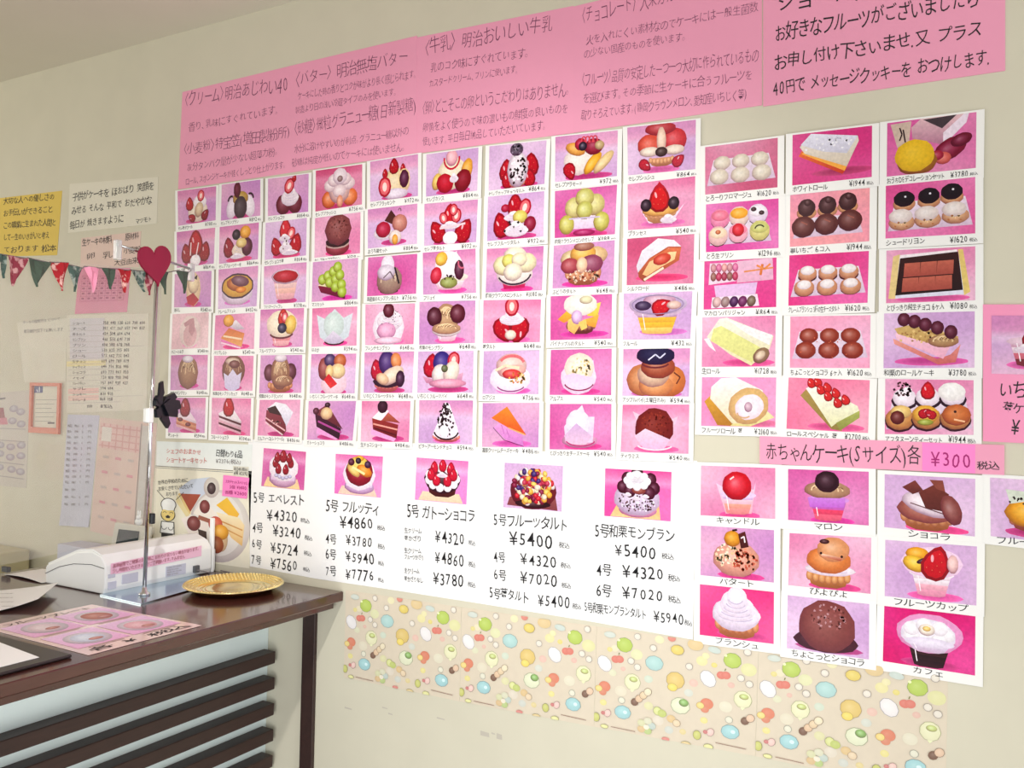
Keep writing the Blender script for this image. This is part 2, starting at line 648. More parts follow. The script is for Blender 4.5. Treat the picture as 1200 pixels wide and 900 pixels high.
    def noodles(s, x, y, rx, ry, col=(190, 150, 105), n=12, seed=2, w=2.6):
        s.e(x, y, rx, ry, mix(col, (90, 50, 30), .25), edge=.4, hi=.15)
        q = random.Random(seed)
        for i in range(n):
            t = -0.85 + 1.7 * i / (n - 1)
            hh = math.sqrt(max(0.05, 1 - t * t))
            s.arc(x + rx * t * .6, y + ry * .05, rx * .5 * hh, ry * .95 * hh, 200 + q.uniform(-30, 30), 330 + q.uniform(-30, 40), w, mix(col, (250, 230, 190), q.uniform(.1, .8)), 6)
            s.arc(x + rx * t * .6 + w * .8, y + ry * .08, rx * .5 * hh, ry * .9 * hh, 205, 330, w * .5, mix(col, (70, 35, 20), .6), 6)
        return s

    def leafpaper(s, x, y, w, h, col=(232, 226, 240)):
        s.g([(x - w, y - h * .7), (x - w * .5, y - h * .45), (x, y - h), (x + w * .5, y - h * .5), (x + w, y - h * .75), (x + w * .8, y + h * .5), (x + w * .3, y + h * .85), (x - w * .3, y + h * .85), (x - w * .8, y + h * .5)], mix(col, (255, 255, 255), .3), col)
        return s

    def box6(s, x0, y0, x1, y1, skew=8):
        s.g([(x0 + skew, y0), (x1 - skew, y0 - 2), (x1, y1), (x0, y1 + 3)], (236, 226, 236), (214, 196, 214))
        return s

    def done(s, parent, mat='print', name='picture'):
        if s.W == 150:
            s.c = [(c[0] ** 1.03 * .97, c[1] ** 1.12 * .92, c[2] ** 1.05 * .95, 1) for c in s.c]
        return mk(name, s.v, s.f, mat, parent, cols=s.c)
# ------------------------------------------------------------------ the room shell
Z0 = 0.0
CEIL = 2.358
tag(MB().box((-6.0, 0, -0.05), (2.6, 0.12, CEIL)).done('wall_back', 'wall'), kind='structure')
tag(MB().box((-6.0, -6.0, -0.06), (2.6, 0.12, -0.0)).done('floor', 'floor'), kind='structure')
tag(MB().box((-6.0, -3.2, CEIL), (2.6, 0.12, CEIL + 0.08)).done('ceiling', 'ceiling'), kind='structure')
tag(MB().box((-6.1, -6.0, -0.05), (-6.0, 0.12, CEIL)).done('wall_left', 'wall'), kind='structure')

# ------------------------------------------------------------------ things on the wall
NW = Vector((0, -1, 0))


def sheet(name, quad, mat, label, cat, group=None, t=0.0006, y=0.0, seg=1, curl=0.0, px=True):
    """paper pinned flat on the wall: quad TL TR BR BL in photo pixels on the wall plane"""
    q = [on_wall(*p) for p in quad] if px else [Vector(p) for p in quad]
    P = [Vector((p.x, -y, p.z)) for p in q]
    v, f = [], []
    n = 8
    for k, dy in ((0, -t), (1, 0)):
        for j in range(n + 1):
            for i in range(n + 1):
                u, w = i / n, j / n
                p = (P[0] * (1 - u) + P[1] * u) * (1 - w) + (P[3] * (1 - u) + P[2] * u) * w
                c = curl * (max(0, (w - .8) / .2) ** 2 * (0.4 + 0.6 * math.sin(u * 5 + P[0].x * 9) ** 2)) if curl else 0
                v.append(p + Vector((0, dy - c, 0)))
    N = (n + 1) * (n + 1)
    for j in range(n):
        for i in range(n):
            a = j * (n + 1) + i
            f.append((a, a + n + 1, a + n + 2, a + 1))
            f.append((N + a, N + a + 1, N + a + n + 2, N + a + n + 1))
    for i in range(n):
        for a, b in ((i, i + 1), (n * (n + 1) + i + 1, n * (n + 1) + i), ((i + 1) * (n + 1), i * (n + 1)), (i * (n + 1) + n, (i + 1) * (n + 1) + n)):
            f.append((a, b, N + b, N + a))
    o = mk(name, v, f, mat, origin=(P[0] + P[1] + P[2] + P[3]) / 4)
    tag(o, label, cat, group)
    o['_y'] = y + t
    return o


LILA = ((204, 170, 212), (232, 208, 232))
PNK = ((226, 142, 178), (238, 200, 218))
MAG = ((208, 88, 156), (228, 158, 202))
RSE = ((202, 90, 124), (226, 164, 186))
MIXD = ((200, 148, 200), (230, 184, 208))
CR, WH, CH, DC = (244, 232, 208), (250, 246, 248), (92, 48, 36), (48, 22, 22)
YE, OR, GR, PU, BL, TN = (246, 205, 60), (238, 140, 50), (172, 208, 60), (78, 22, 52), (48, 42, 120), (206, 166, 120)
RD, BR, MEL = (196, 18, 38), (150, 88, 55), (216, 214, 130)


# every menu photograph: background, then a function that draws the sweet
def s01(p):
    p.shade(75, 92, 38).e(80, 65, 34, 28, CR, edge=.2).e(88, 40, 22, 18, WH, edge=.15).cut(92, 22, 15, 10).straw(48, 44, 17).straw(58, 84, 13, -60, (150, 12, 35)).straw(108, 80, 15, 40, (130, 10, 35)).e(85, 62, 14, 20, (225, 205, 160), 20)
def s02(p):
    p.shade(78, 93, 36).e(42, 70, 18, 26, (238, 230, 240), 15, .2).e(108, 68, 18, 28, (245, 240, 246), -15, .2).e(75, 45, 26, 18, (190, 160, 70)).e(75, 70, 22, 28, (70, 60, 60), hi=.2).e(62, 20, 12, 20, (95, 12, 40), hi=.2).arc(40, 50, 12, 14, 180, 300, 6, DC).arc(112, 48, 12, 14, 240, 360, 6, DC)
def s03(p):
    p.shade(80, 94, 34, col=(180, 60, 120)).e(58, 74, 24, 24, (110, 30, 45)).e(102, 74, 22, 24, (110, 30, 45)).swirl(82, 58, 28, 34).cut(80, 26, 19, 30).straw(98, 8, 9, 20)
def s04(p):
    p.shade(78, 95, 40, col=(170, 20, 60)).e(45, 76, 21, 19, (230, 120, 50), hi=.5).e(112, 76, 21, 19, (236, 130, 60), hi=.5).e(78, 55, 30, 30, (235, 205, 190))
    for x, y in ((50, 42), (106, 42), (62, 30), (94, 30), (78, 58)): p.e(x, y, 19, 14, (238, 222, 220), edge=.3, hi=.6)
    p.e(80, 22, 20, 18, (240, 230, 232), edge=.3).e(80, 28, 8, 7, (150, 130, 120)).e(80, 84, 9, 14, (240, 170, 130))
def s05(p):
    p.shade(85, 95, 42).e(80, 62, 40, 32, (238, 220, 170), edge=.25).e(80, 88, 34, 12, (236, 228, 240)).straw(76, 22, 17).straw(48, 36, 10).straw(104, 28, 9).cut(47, 68, 22).e(108, 54, 13, 20, PU, 10).arc(108, 54, 17, 24, 0, 360, 3, (240, 215, 160))
def s06(p):
    p.shade(80, 94, 44).e(76, 52, 36, 34, (240, 234, 200), edge=.2).e(32, 68, 12, 18, (240, 210, 100), 20).e(118, 50, 14, 26, (240, 180, 60), 15).arc(75, 18, 22, 24, -10, 190, 5, (205, 30, 60)).e(75, 16, 15, 17, (248, 190, 195), hi=.5).e(56, 74, 22, 20, RD, 20, hi=.2).e(108, 72, 20, 24, (140, 14, 30), 25, hi=.2).swirl(82, 66, 11, 14)
def s07(p):
    p.shade(82, 96, 44).straw(48, 62, 22).straw(112, 56, 24).straw(52, 82, 18).straw(110, 84, 18).tart(78, 92, 20, 12, (220, 130, 110)).e(78, 60, 24, 36, (235, 230, 235))
    p.crumbs(78, 60, 22, 34, [DC, DC, (250, 248, 250)], 60, 4).e(74, 14, 15, 13, (90, 84, 96)).crumbs(74, 14, 14, 12, [(140, 135, 150), (40, 35, 45)], 22, 3)
def s08(p):
    p.shade(82, 94, 50).e(58, 58, 32, 28, (245, 238, 226), edge=.2).straw(36, 78, 17, 160).e(50, 32, 22, 12, (242, 180, 70), 20).e(92, 66, 26, 11, (246, 190, 40), -50).e(118, 66, 28, 10, (240, 218, 150), -45).e(62, 22, 12, 12, (185, 20, 50)).e(94, 30, 20, 16, (150, 20, 45))
    for k in range(4): p.arc(70 + k * 9, 20, 6, 14, 180, 360, 3, (225, 80, 90))
    p.e(68, 27, 9, 9, (28, 22, 40), hi=.5).e(108, 28, 10, 9, (200, 180, 120))
def s09(p):
    p.shade(75, 94, 36, col=(200, 110, 160)).e(50, 42, 24, 20, (226, 90, 60), hi=.35).e(104, 36, 24, 22, (214, 60, 60), hi=.35).e(74, 10, 30, 12, (190, 60, 60)).e(76, 36, 9, 26, (246, 220, 190)).tart(76, 76, 28, 16, (225, 170, 120)).straw(38, 82, 13, 130, (185, 40, 60)).straw(112, 80, 13, 50, (190, 50, 70)).e(50, 56, 20, 9, CR).e(104, 56, 20, 9, CR).e(76, 58, 12, 9, (60, 45, 35))
def s10(p):
    p.shade(78, 92, 42).straw(40, 66, 24, -12, (150, 12, 35)).straw(112, 66, 24, 12, (150, 12, 35)).straw(76, 40, 32).e(76, 86, 18, 15, WH, edge=.15).l([(88, 36), (78, 78)], 4, (245, 225, 228)).l([(58, 34), (56, 70)], 4, (245, 225, 228))
def s11(p):
    p.shade(78, 94, 44, col=(180, 20, 60)).straw(38, 62, 24, -10, (140, 20, 50)).e(100, 22, 18, 16, (242, 175, 50)).swirl(84, 70, 30, 34, CR).e(66, 26, 14, 13, (35, 16, 26)).e(108, 62, 18, 22, (84, 14, 40)).e(86, 50, 18, 12, (238, 215, 130)).swirl(70, 86, 22, 10)
def s12(p):
    p.shade(80, 94, 44, col=(180, 20, 60)).straw(42, 70, 22, -20).straw(112, 68, 24, 15).straw(74, 26, 24, 0, (215, 50, 60)).cut(95, 36, 16, 30).swirl(72, 48, 18, 12).swirl(76, 76, 20, 20).crumbs(78, 66, 12, 20, [CH, WH], 14, 3).swirl(92, 88, 26, 10)
def s13(p):
    p.shade(80, 93, 38, col=(200, 20, 80)).e(76, 80, 34, 18, (150, 50, 60)).e(76, 72, 34, 10, (236, 215, 190)).e(76, 66, 34, 12, DC).e(78, 36, 38, 34, (135, 74, 66), hi=.2, wob=.04).crumbs(78, 32, 34, 26, [(110, 52, 44), (160, 96, 86)], 60, 3)
def s14(p):
    p.shade(80, 90, 34).swirl(48, 66, 26, 26, (235, 230, 232)).e(48, 56, 20, 18, (185, 20, 55)).g([(52, 34), (72, 8), (94, 34), (74, 44)], (70, 32, 26), CH).e(98, 44, 20, 20, (205, 140, 115)).e(84, 78, 17, 16, (245, 235, 225)).e(84, 84, 8, 12, (245, 180, 60)).arc(98, 14, 4, 8, 200, 360, 2, (90, 80, 60))
def s15(p):
    p.shade(80, 96, 46).straw(40, 72, 24, -30).straw(112, 74, 26, 30).straw(75, 36, 24, 0, (215, 30, 40)).cut(56, 38, 13, -20).cut(92, 34, 16, 10).cut(84, 20, 13).swirl(75, 58, 24, 12).l([(46, 62), (118, 54)], 5, (245, 215, 220)).e(76, 86, 18, 14, WH, edge=.1)
def s16(p):
    p.shade(80, 95, 46).straw(38, 70, 25, -15).straw(74, 28, 23, 0).cut(100, 32, 18, 20).e(48, 30, 10, 8, (180, 20, 50)).swirl(72, 52, 24, 14).e(88, 52, 17, 13, (228, 220, 100)).e(114, 70, 14, 16, (150, 20, 50), 20).swirl(78, 82, 28, 22).crumbs(72, 74, 30, 14, [(40, 40, 36)], 6, 4)
def s17(p):
    p.shade(80, 96, 46, col=(170, 10, 70)).g([(36, 42), (112, 42), (116, 84), (32, 84)], WH, (222, 205, 226)).e(48, 40, 20, 20, MEL).e(100, 36, 20, 20, MEL).e(74, 20, 20, 18, (206, 210, 110), hi=.5).e(74, 46, 18, 17, (200, 208, 100), hi=.5).e(30, 74, 17, 18, (204, 206, 90), hi=.5).e(116, 72, 17, 18, (204, 206, 90), hi=.5).l([(36, 62), (112, 62)], 3, (205, 195, 220)).e(74, 92, 24, 6, (180, 40, 100))
def s18(p):
    p.shade(80, 90, 44, col=(190, 110, 160)).g([(48, 88), (30, 60), (60, 82), (96, 84), (128, 52), (100, 92)], (240, 225, 240)).tart(74, 68, 36, 30, (236, 190, 130)).e(74, 62, 36, 12, (240, 190, 90)).straw(72, 40, 26, 0, (214, 24, 24)).g([(56, 24), (72, 2), (88, 20), (72, 14)], (190, 20, 40)).e(42, 50, 11, 12, (34, 18, 28), hi=.4).e(104, 50, 11, 12, (34, 18, 28), hi=.4).swirl(92, 84, 16, 12)
def s19(p):
    p.shade(78, 92, 30, col=(160, 20, 110)).e(78, 50, 26, 42, (238, 214, 170), edge=.2).e(78, 36, 20, 24, (246, 228, 180)).g([(50, 72), (78, 60), (102, 80), (80, 98), (56, 90)], (170, 20, 50), (200, 30, 60)).g([(66, 12), (80, 18), (94, 10), (92, 24), (80, 20), (68, 26)], DC)
def s20(p):
    p.shade(75, 86, 44, col=(170, 110, 190)).e(74, 64, 52, 26, (236, 226, 238), edge=.3).e(74, 46, 54, 28, (70, 52, 62)).e(74, 46, 50, 24, (226, 180, 70), edge=.2).e(64, 42, 28, 14, (190, 110, 40), 10).e(84, 34, 30, 12, (120, 80, 90), 8).e(88, 56, 18, 7, (240, 150, 40))
def s21(p):
    p.shade(84, 94, 32).cup(78, 36, 44, 52, [(236, 190, 210), (244, 214, 205), (248, 206, 186), (240, 190, 190)]).e(78, 32, 44, 17, (245, 228, 240)).e(78, 32, 39, 14, (190, 20, 36), hi=.3)
def s22(p):
    p.shade(84, 94, 44, col=(190, 20, 150)).g([(20, 62), (38, 56), (112, 76), (110, 98), (30, 78)], (140, 20, 60), (90, 10, 50)).g([(20, 60), (84, 12), (112, 76)], (246, 240, 210), (235, 225, 180))
    for x, y in ((34, 46), (52, 38), (70, 28), (84, 18), (58, 54), (78, 48), (92, 38), (78, 66), (98, 62), (100, 80)): p.e(x, y, 13, 12, (170, 206, 50), edge=.4, hi=.5)
def s23(p):
    p.shade(70, 92, 30, col=(190, 60, 140)).tart(68, 82, 34, 20, (70, 40, 50)).noodles(68, 62, 34, 32, (190, 176, 150), 12, 5).e(62, 26, 18, 26, (240, 236, 244), edge=.2).e(58, 42, 24, 18, (225, 220, 230)).l([(84, 30), (98, 72)], 5, (40, 36, 40)).l([(50, 56), (70, 40), (84, 60)], 3, (110, 100, 100))
def s24(p):
    p.shade(84, 92, 36, col=(220, 60, 150)).cup(76, 62, 46, 26, [(236, 224, 200), (246, 236, 240), (236, 200, 214)]).e(74, 34, 34, 30, WH, edge=.15).e(38, 56, 14, 18, (214, 40, 60), 20).e(54, 18, 16, 14, (246, 205, 70), -30).e(104, 46, 12, 20, (78, 30, 50)).arc(112, 30, 10, 12, 200, 60, 4, (215, 110, 130)).e(74, 74, 22, 12, (150, 170, 80)).crumbs(76, 62, 16, 6, [(60, 50, 40)], 12, 3).g([(76, 18), (98, 2), (98, 22), (84, 36)], (250, 246, 240))
def s25(p):
    p.shade(84, 95, 38, col=(220, 20, 110)).g([(40, 66), (112, 60), (104, 92), (50, 94)], (214, 60, 100), (190, 30, 90)).e(76, 62, 42, 22, (246, 242, 230), edge=.3).arc(76, 58, 44, 26, 10, 160, 4, (50, 30, 50)).e(46, 40, 24, 20, (238, 240, 180)).e(106, 36, 24, 20, (242, 242, 190)).e(76, 18, 26, 18, (246, 246, 214), hi=.5).e(60, 30, 16, 14, (228, 230, 110)).e(88, 28, 18, 14, (244, 244, 200)).e(72, 56, 22, 18, (244, 244, 214), hi=.5)
def s26(p):
    p.shade(80, 92, 50, col=(190, 20, 130)).tart(75, 72, 44, 32, (190, 130, 90)).e(48, 34, 26, 18, (222, 206, 150)).e(102, 30, 28, 18, (226, 200, 140)).e(74, 24, 28, 18, (236, 190, 80)).e(76, 8, 22, 9, (170, 120, 90)).e(42, 50, 20, 16, (176, 80, 80)).e(96, 48, 24, 18, (150, 80, 100)).e(72, 50, 12, 16, (246, 214, 170)).crumbs(75, 76, 42, 14, [(240, 200, 160), (180, 100, 70), (250, 225, 200)], 60, 3.5)
def s27(p):
    p.shade(80, 86, 52, col=(220, 30, 60)).g([(28, 84), (24, 66), (50, 40), (96, 22), (122, 26), (118, 52), (84, 70), (40, 94)], (226, 130, 80), (150, 80, 50)).g([(36, 78), (52, 52), (96, 34), (112, 34), (108, 50), (78, 64), (46, 82)], (246, 216, 160), (240, 190, 130)).e(80, 48, 18, 10, (216, 80, 50), -15).g([(22, 60), (34, 28), (70, 4), (106, 10), (122, 24), (94, 26), (52, 46), (26, 74)], (238, 240, 244), (214, 214, 222)).l([(28, 74), (52, 46), (94, 24), (122, 26)], 3, (190, 100, 60)).l([(40, 90), (84, 66)], 5, (240, 226, 200))
def s28(p):
    p.shade(75, 90, 26, col=(240, 200, 205)).e(75, 52, 38, 40, (240, 222, 214), edge=.05).e(76, 62, 24, 28, (226, 186, 186), edge=0, hi=.1).g([(48, 28), (74, 16), (90, 14), (96, 50), (84, 66), (70, 52), (72, 32), (54, 38)], (206, 160, 162))  # whole picture in pale, low-contrast pinks
def s29(p):
    p.shade(84, 92, 44, col=(200, 20, 90)).g([(24, 70), (112, 92), (100, 99), (30, 84)], (236, 140, 190), (230, 110, 170)).g([(24, 68), (54, 40), (114, 56), (104, 94)], (214, 120, 60), (236, 180, 110)).l([(34, 62), (104, 72)], 5, (246, 226, 190)).g([(52, 34), (80, 18), (114, 44), (84, 46)], (246, 240, 240), (190, 180, 190)).e(52, 20, 18, 15, (242, 176, 50)).l([(26, 80), (100, 96)], 4, (250, 220, 230))
def s30(p):
    p.shade(80, 92, 30).cup(76, 60, 36, 34, [(90, 40, 50), (240, 160, 160), (246, 190, 190)]).e(76, 40, 46, 32, (250, 240, 210), edge=.2).straw(80, 24, 20, 0, (214, 60, 40)).cut(86, 22, 13).e(106, 42, 17, 22, (244, 210, 90), 10).e(78, 50, 14, 12, (30, 26, 60), hi=.5).arc(76, 62, 40, 14, 15, 165, 5, (110, 50, 60))
def s31(p):
    p.shade(80, 92, 36, col=(220, 20, 110)).leafpaper(76, 52, 60, 48, (206, 222, 226)).e(74, 46, 30, 30, (206, 228, 220), edge=.1).g([(40, 86), (72, 60), (112, 86), (76, 96)], (228, 224, 236), (190, 186, 205)).arc(76, 84, 34, 12, 20, 160, 4, (70, 20, 40))
def s32(p):
    p.shade(78, 92, 38, col=(230, 80, 140)).e(72, 58, 42, 40, (244, 240, 246), edge=.12).swirl(76, 44, 34, 36).e(66, 66, 26, 18, (236, 180, 210)).crumbs(80, 36, 34, 26, [(60, 50, 60)], 30, 1.6).e(72, 16, 15, 16, (92, 20, 36), hi=.4).e(72, 90, 38, 8, (250, 214, 230))
def s33(p):
    p.shade(84, 92, 36, col=(230, 80, 150)).cup(76, 68, 30, 24, [(230, 180, 190), (250, 240, 244), (246, 205, 218)]).e(74, 68, 34, 14, (250, 246, 238)).noodles(74, 42, 28, 32, (226, 196, 140), 12, 4).e(42, 36, 18, 20, (76, 22, 34), hi=.4).e(104, 30, 18, 20, (90, 26, 38), hi=.4).noodles(74, 64, 34, 12, (236, 206, 150), 8, 9)
def s34(p):
    p.shade(80, 93, 40, col=(220, 90, 150)).tart(76, 84, 34, 16, (120, 60, 50)).straw(52, 68, 26, 150).straw(96, 68, 28, 200).e(74, 82, 13, 10, CR).swirl(76, 46, 28, 22).cut(76, 16, 20)
def s35(p):
    p.shade(84, 88, 52, col=(180, 20, 130)).tart(76, 72, 36, 22, (110, 60, 60)).g([(18, 54), (42, 34), (60, 52), (34, 62)], (246, 196, 60), (240, 150, 60)).g([(84, 28), (124, 18), (116, 50), (92, 48)], (246, 224, 110), (240, 200, 70)).g([(84, 56), (120, 46), (112, 74), (94, 70)], (244, 190, 80), (236, 160, 60)).e(74, 22, 36, 22, (238, 240, 224), edge=.12).e(88, 12, 14, 8, (226, 228, 180)).g([(44, 56), (64, 46), (74, 68), (60, 88), (44, 78)], (250, 220, 130), (246, 180, 100)).e(66, 50, 12, 14, (226, 196, 232), hi=.4).g([(70, 62), (88, 54), (92, 74), (78, 80)], (248, 206, 110))
def s36(p):
    p.shade(90, 84, 46, col=(160, 120, 190)).cup(76, 42, 46, 44, [(190, 160, 190), (240, 196, 60), (244, 200, 60), (246, 214, 110)]).e(76, 26, 56, 20, (214, 204, 224), edge=.25).e(76, 26, 52, 16, (190, 176, 206), edge=.1).e(80, 18, 32, 12, (214, 180, 196)).e(44, 28, 16, 9, (60, 50, 80)).straw(84, 32, 20, 70, (205, 30, 40)).e(112, 28, 14, 8, (226, 200, 180)).arc(76, 26, 56, 20, 0, 360, 2, (150, 140, 170), 20)
def s37(p):
    p.shade(78, 88, 34, col=(170, 20, 120)).tart(74, 80, 34, 14, (120, 50, 60)).noodles(72, 50, 36, 42, (186, 148, 104), 13, 6).e(70, 12, 20, 9, (236, 230, 236))
def s38(p):
    p.shade(76, 92, 30).noodles(76, 42, 38, 40, (150, 110, 80), 12, 8).leafpaper(74, 74, 34, 36, (206, 200, 226)).e(72, 16, 24, 9, (220, 200, 170)).e(80, 24, 18, 10, (120, 70, 60))
def s39(p):
    p.shade(78, 94, 40).tart(74, 82, 44, 22, (200, 130, 80)).e(34, 46, 17, 20, (98, 36, 50)).e(112, 44, 17, 20, (90, 30, 46)).noodles(74, 46, 30, 40, (184, 146, 104), 13, 3).noodles(84, 68, 32, 14, (190, 150, 110), 8, 11).e(74, 8, 20, 9, (236, 228, 232))
def s40(p):
    p.shade(80, 96, 38).e(80, 74, 38, 28, (246, 218, 226), edge=.15).e(46, 38, 18, 26, (150, 70, 60)).e(64, 16, 17, 15, (66, 46, 96), hi=.5).e(98, 18, 18, 16, (200, 110, 50)).e(92, 44, 22, 17, (244, 224, 160)).e(64, 46, 12, 16, (242, 214, 140)).g([(46, 66), (62, 50), (92, 76), (70, 88)], (205, 20, 40), (225, 70, 60))
def s41(p):
    p.shade(80, 94, 42).tart(72, 82, 38, 22, (222, 110, 120)).e(72, 72, 38, 14, (52, 30, 46)).straw(40, 46, 22, -10, (190, 24, 60)).e(70, 26, 22, 26, (66, 42, 110), hi=.35).e(98, 22, 14, 18, (232, 150, 80), -15).e(86, 58, 34, 17, (244, 226, 196), -25).e(58, 66, 18, 12, (236, 206, 160), 20).e(112, 66, 12, 18, (56, 20, 50))
def s42(p):
    p.shade(84, 92, 48).g([(14, 60), (60, 72), (124, 52), (120, 76), (70, 86), (24, 76)], (226, 180, 200), (190, 120, 150)).straw(38, 38, 25, 5, (196, 20, 52)).e(66, 28, 21, 25, (52, 44, 130), hi=.35).cut(98, 22, 18, 10).e(60, 56, 18, 22, (238, 236, 226), 15).e(92, 52, 18, 26, (244, 238, 216), 20).e(82, 78, 44, 10, (236, 170, 190)).e(74, 42, 8, 8, (90, 110, 60))
def s43(p):
    p.shade(84, 92, 40, col=(220, 80, 170)).e(74, 64, 48, 30, (246, 238, 250), edge=.12).e(76, 36, 36, 26, (240, 212, 196)).arc(78, 30, 32, 18, 200, 350, 7, (226, 120, 120)).e(80, 48, 32, 13, (246, 200, 180), -8).e(78, 54, 22, 10, (226, 70, 60)).crumbs(92, 64, 22, 14, [(240, 190, 90), (250, 214, 130), (210, 130, 60)], 40, 3.4).arc(76, 78, 38, 16, 20, 160, 3, (150, 60, 130)).l([(34, 46), (60, 34), (98, 40)], 6, (250, 226, 190))
def s44(p):
    p.shade(76, 92, 42, col=(190, 20, 110)).e(70, 62, 38, 32, (238, 226, 244), edge=.12).g([(106, 24), (112, 60), (96, 54), (88, 30)], (250, 226, 244)).e(72, 40, 32, 28, (238, 230, 210), edge=.1).crumbs(76, 40, 24, 22, [(246, 226, 160), (236, 210, 140), (250, 240, 200)], 60, 3.4).arc(72, 72, 36, 18, 15, 165, 3, (150, 30, 90)).g([(36, 58), (58, 52), (106, 62), (94, 82), (50, 84)], (226, 206, 240), (240, 220, 240))
def s45(p):
    p.shade(78, 95, 50, col=(150, 90, 160)).e(46, 66, 32, 30, (206, 140, 80), edge=.35).e(104, 68, 34, 30, (210, 130, 60), edge=.35).e(76, 78, 34, 22, (230, 160, 90)).e(70, 54, 32, 24, (226, 200, 160)).e(80, 38, 34, 22, (170, 90, 50)).e(74, 14, 38, 18, (30, 32, 66), hi=.1).l([(58, 24), (74, 12), (84, 20), (96, 10)], 3, (220, 225, 245)).arc(74, 30, 30, 10, 10, 170, 4, (110, 50, 50)).l([(116, 50), (130, 60), (122, 74)], 3, (110, 60, 40))
def s46(p):
    p.shade(90, 94, 36, col=(160, 20, 90)).wedge(74, 62, 42, 54, (246, 232, 240), [(250, 240, 244), (225, 150, 110), (236, 180, 130), (215, 140, 100), (246, 200, 200)]).e(50, 62, 9, 5, (110, 30, 40)).e(82, 76, 10, 5, (110, 30, 40)).straw(68, 30, 24, 0, (142, 12, 46))
def s47(p):
    p.shade(90, 95, 38, col=(190, 40, 80)).wedge(72, 56, 44, 58, WH, [WH, (90, 20, 40), (244, 220, 226), (236, 190, 200), (80, 20, 36), (250, 200, 215)]).straw(66, 26, 24, 0, (185, 16, 36))
def s48(p):
    p.shade(84, 94, 42).g([(28, 28), (96, 44), (104, 84), (90, 99), (26, 58)], (140, 60, 70), (110, 30, 40)).g([(28, 26), (60, 6), (98, 12), (126, 34), (104, 72), (84, 44)], (246, 246, 250), (216, 216, 232)).g([(30, 24), (60, 16), (86, 44), (40, 36)], (60, 24, 30)).l([(26, 50), (100, 84)], 4, (236, 190, 190)).l([(26, 62), (92, 96)], 4, (240, 210, 214)).crumbs(62, 66, 26, 10, [(240, 190, 180), (60, 20, 20)], 18, 3)
def s49(p):
    p.shade(86, 92, 46).g([(34, 66), (108, 92), (96, 99), (30, 82)], (240, 170, 220)).g([(22, 28), (110, 70), (106, 98), (30, 66)], (70, 16, 46), (50, 8, 36)).g([(20, 30), (62, 8), (116, 72)], (140, 70, 70), (90, 34, 46)).e(62, 10, 8, 6, (50, 14, 24)).e(26, 26, 9, 8, (80, 20, 36)).e(60, 32, 17, 14, (238, 208, 150)).l([(34, 52), (112, 80)], 5, (180, 80, 150))
def s50(p):
    p.shade(86, 92, 44).g([(32, 66), (112, 90), (104, 99), (32, 82)], (246, 180, 224)).g([(34, 40), (116, 58), (112, 92), (38, 70)], (160, 60, 50), (110, 30, 34)).g([(34, 42), (60, 20), (86, 24), (62, 48)], (250, 246, 246)).g([(84, 28), (122, 54), (64, 48)], (196, 110, 80), (150, 70, 50)).l([(38, 56), (114, 70)], 4, (240, 170, 150)).l([(40, 66), (112, 84)], 4, (90, 20, 30)).e(66, 14, 14, 14, (52, 16, 34), 20, hi=.15)
def s51(p):
    p.shade(80, 92, 34, col=(220, 120, 190)).tart(78, 86, 38, 14, (236, 120, 130)).g([(40, 80), (64, 30), (74, 4), (86, 8), (108, 60), (114, 80), (96, 90), (58, 90)], (250, 246, 250), (240, 230, 240))
    p.crumbs(76, 50, 22, 34, [DC, DC, (70, 50, 60)], 90, 3.6, 4).crumbs(76, 20, 10, 14, [DC], 30, 3.4, 6).e(72, 72, 12, 13, (250, 246, 250), edge=.1).arc(78, 70, 34, 20, 10, 170, 4, DC)
def s52(p):
    p.shade(80, 92, 46, col=(200, 90, 180)).g([(30, 56), (50, 44), (108, 74), (112, 98), (62, 82)], (232, 170, 220), (206, 130, 200)).l([(30, 56), (60, 84), (112, 98)], 1.5, (90, 30, 80)).g([(24, 34), (66, 8), (118, 72), (70, 56)], (240, 150, 50), (216, 90, 40)).l([(70, 56), (116, 72)], 3, (250, 180, 110)).l([(52, 50), (60, 70)], 2, (200, 120, 190)).l([(66, 60), (74, 78)], 2, (200, 120, 190))
def s53(p):
    p.shade(82, 92, 40, col=(190, 20, 100)).e(74, 80, 38, 14, (236, 180, 206)).g([(56, 24), (80, 2), (90, 28), (110, 28), (106, 84), (40, 84), (36, 50)], (240, 230, 244), (220, 206, 230)).e(70, 44, 26, 28, (230, 232, 242), edge=.1).g([(36, 70), (66, 42), (104, 70), (90, 88), (46, 88)], (206, 180, 216), (230, 200, 220)).arc(76, 78, 36, 14, 15, 165, 3, (190, 60, 120))
def s54(p):
    p.shade(80, 92, 44, col=(225, 90, 130)).g([(24, 14), (60, 30), (52, 70)], (250, 206, 220), (244, 190, 210)).g([(126, 24), (96, 38), (100, 90)], (250, 206, 220), (240, 180, 206)).e(74, 48, 38, 36, (124, 40, 26), hi=.12, wob=.03).crumbs(74, 44, 34, 30, [(100, 28, 20), (150, 60, 36)], 70, 2.6).g([(30, 66), (54, 50), (110, 72), (96, 92), (52, 92)], (246, 214, 226), (226, 190, 220)).arc(76, 82, 40, 12, 20, 160, 3, (246, 230, 240))


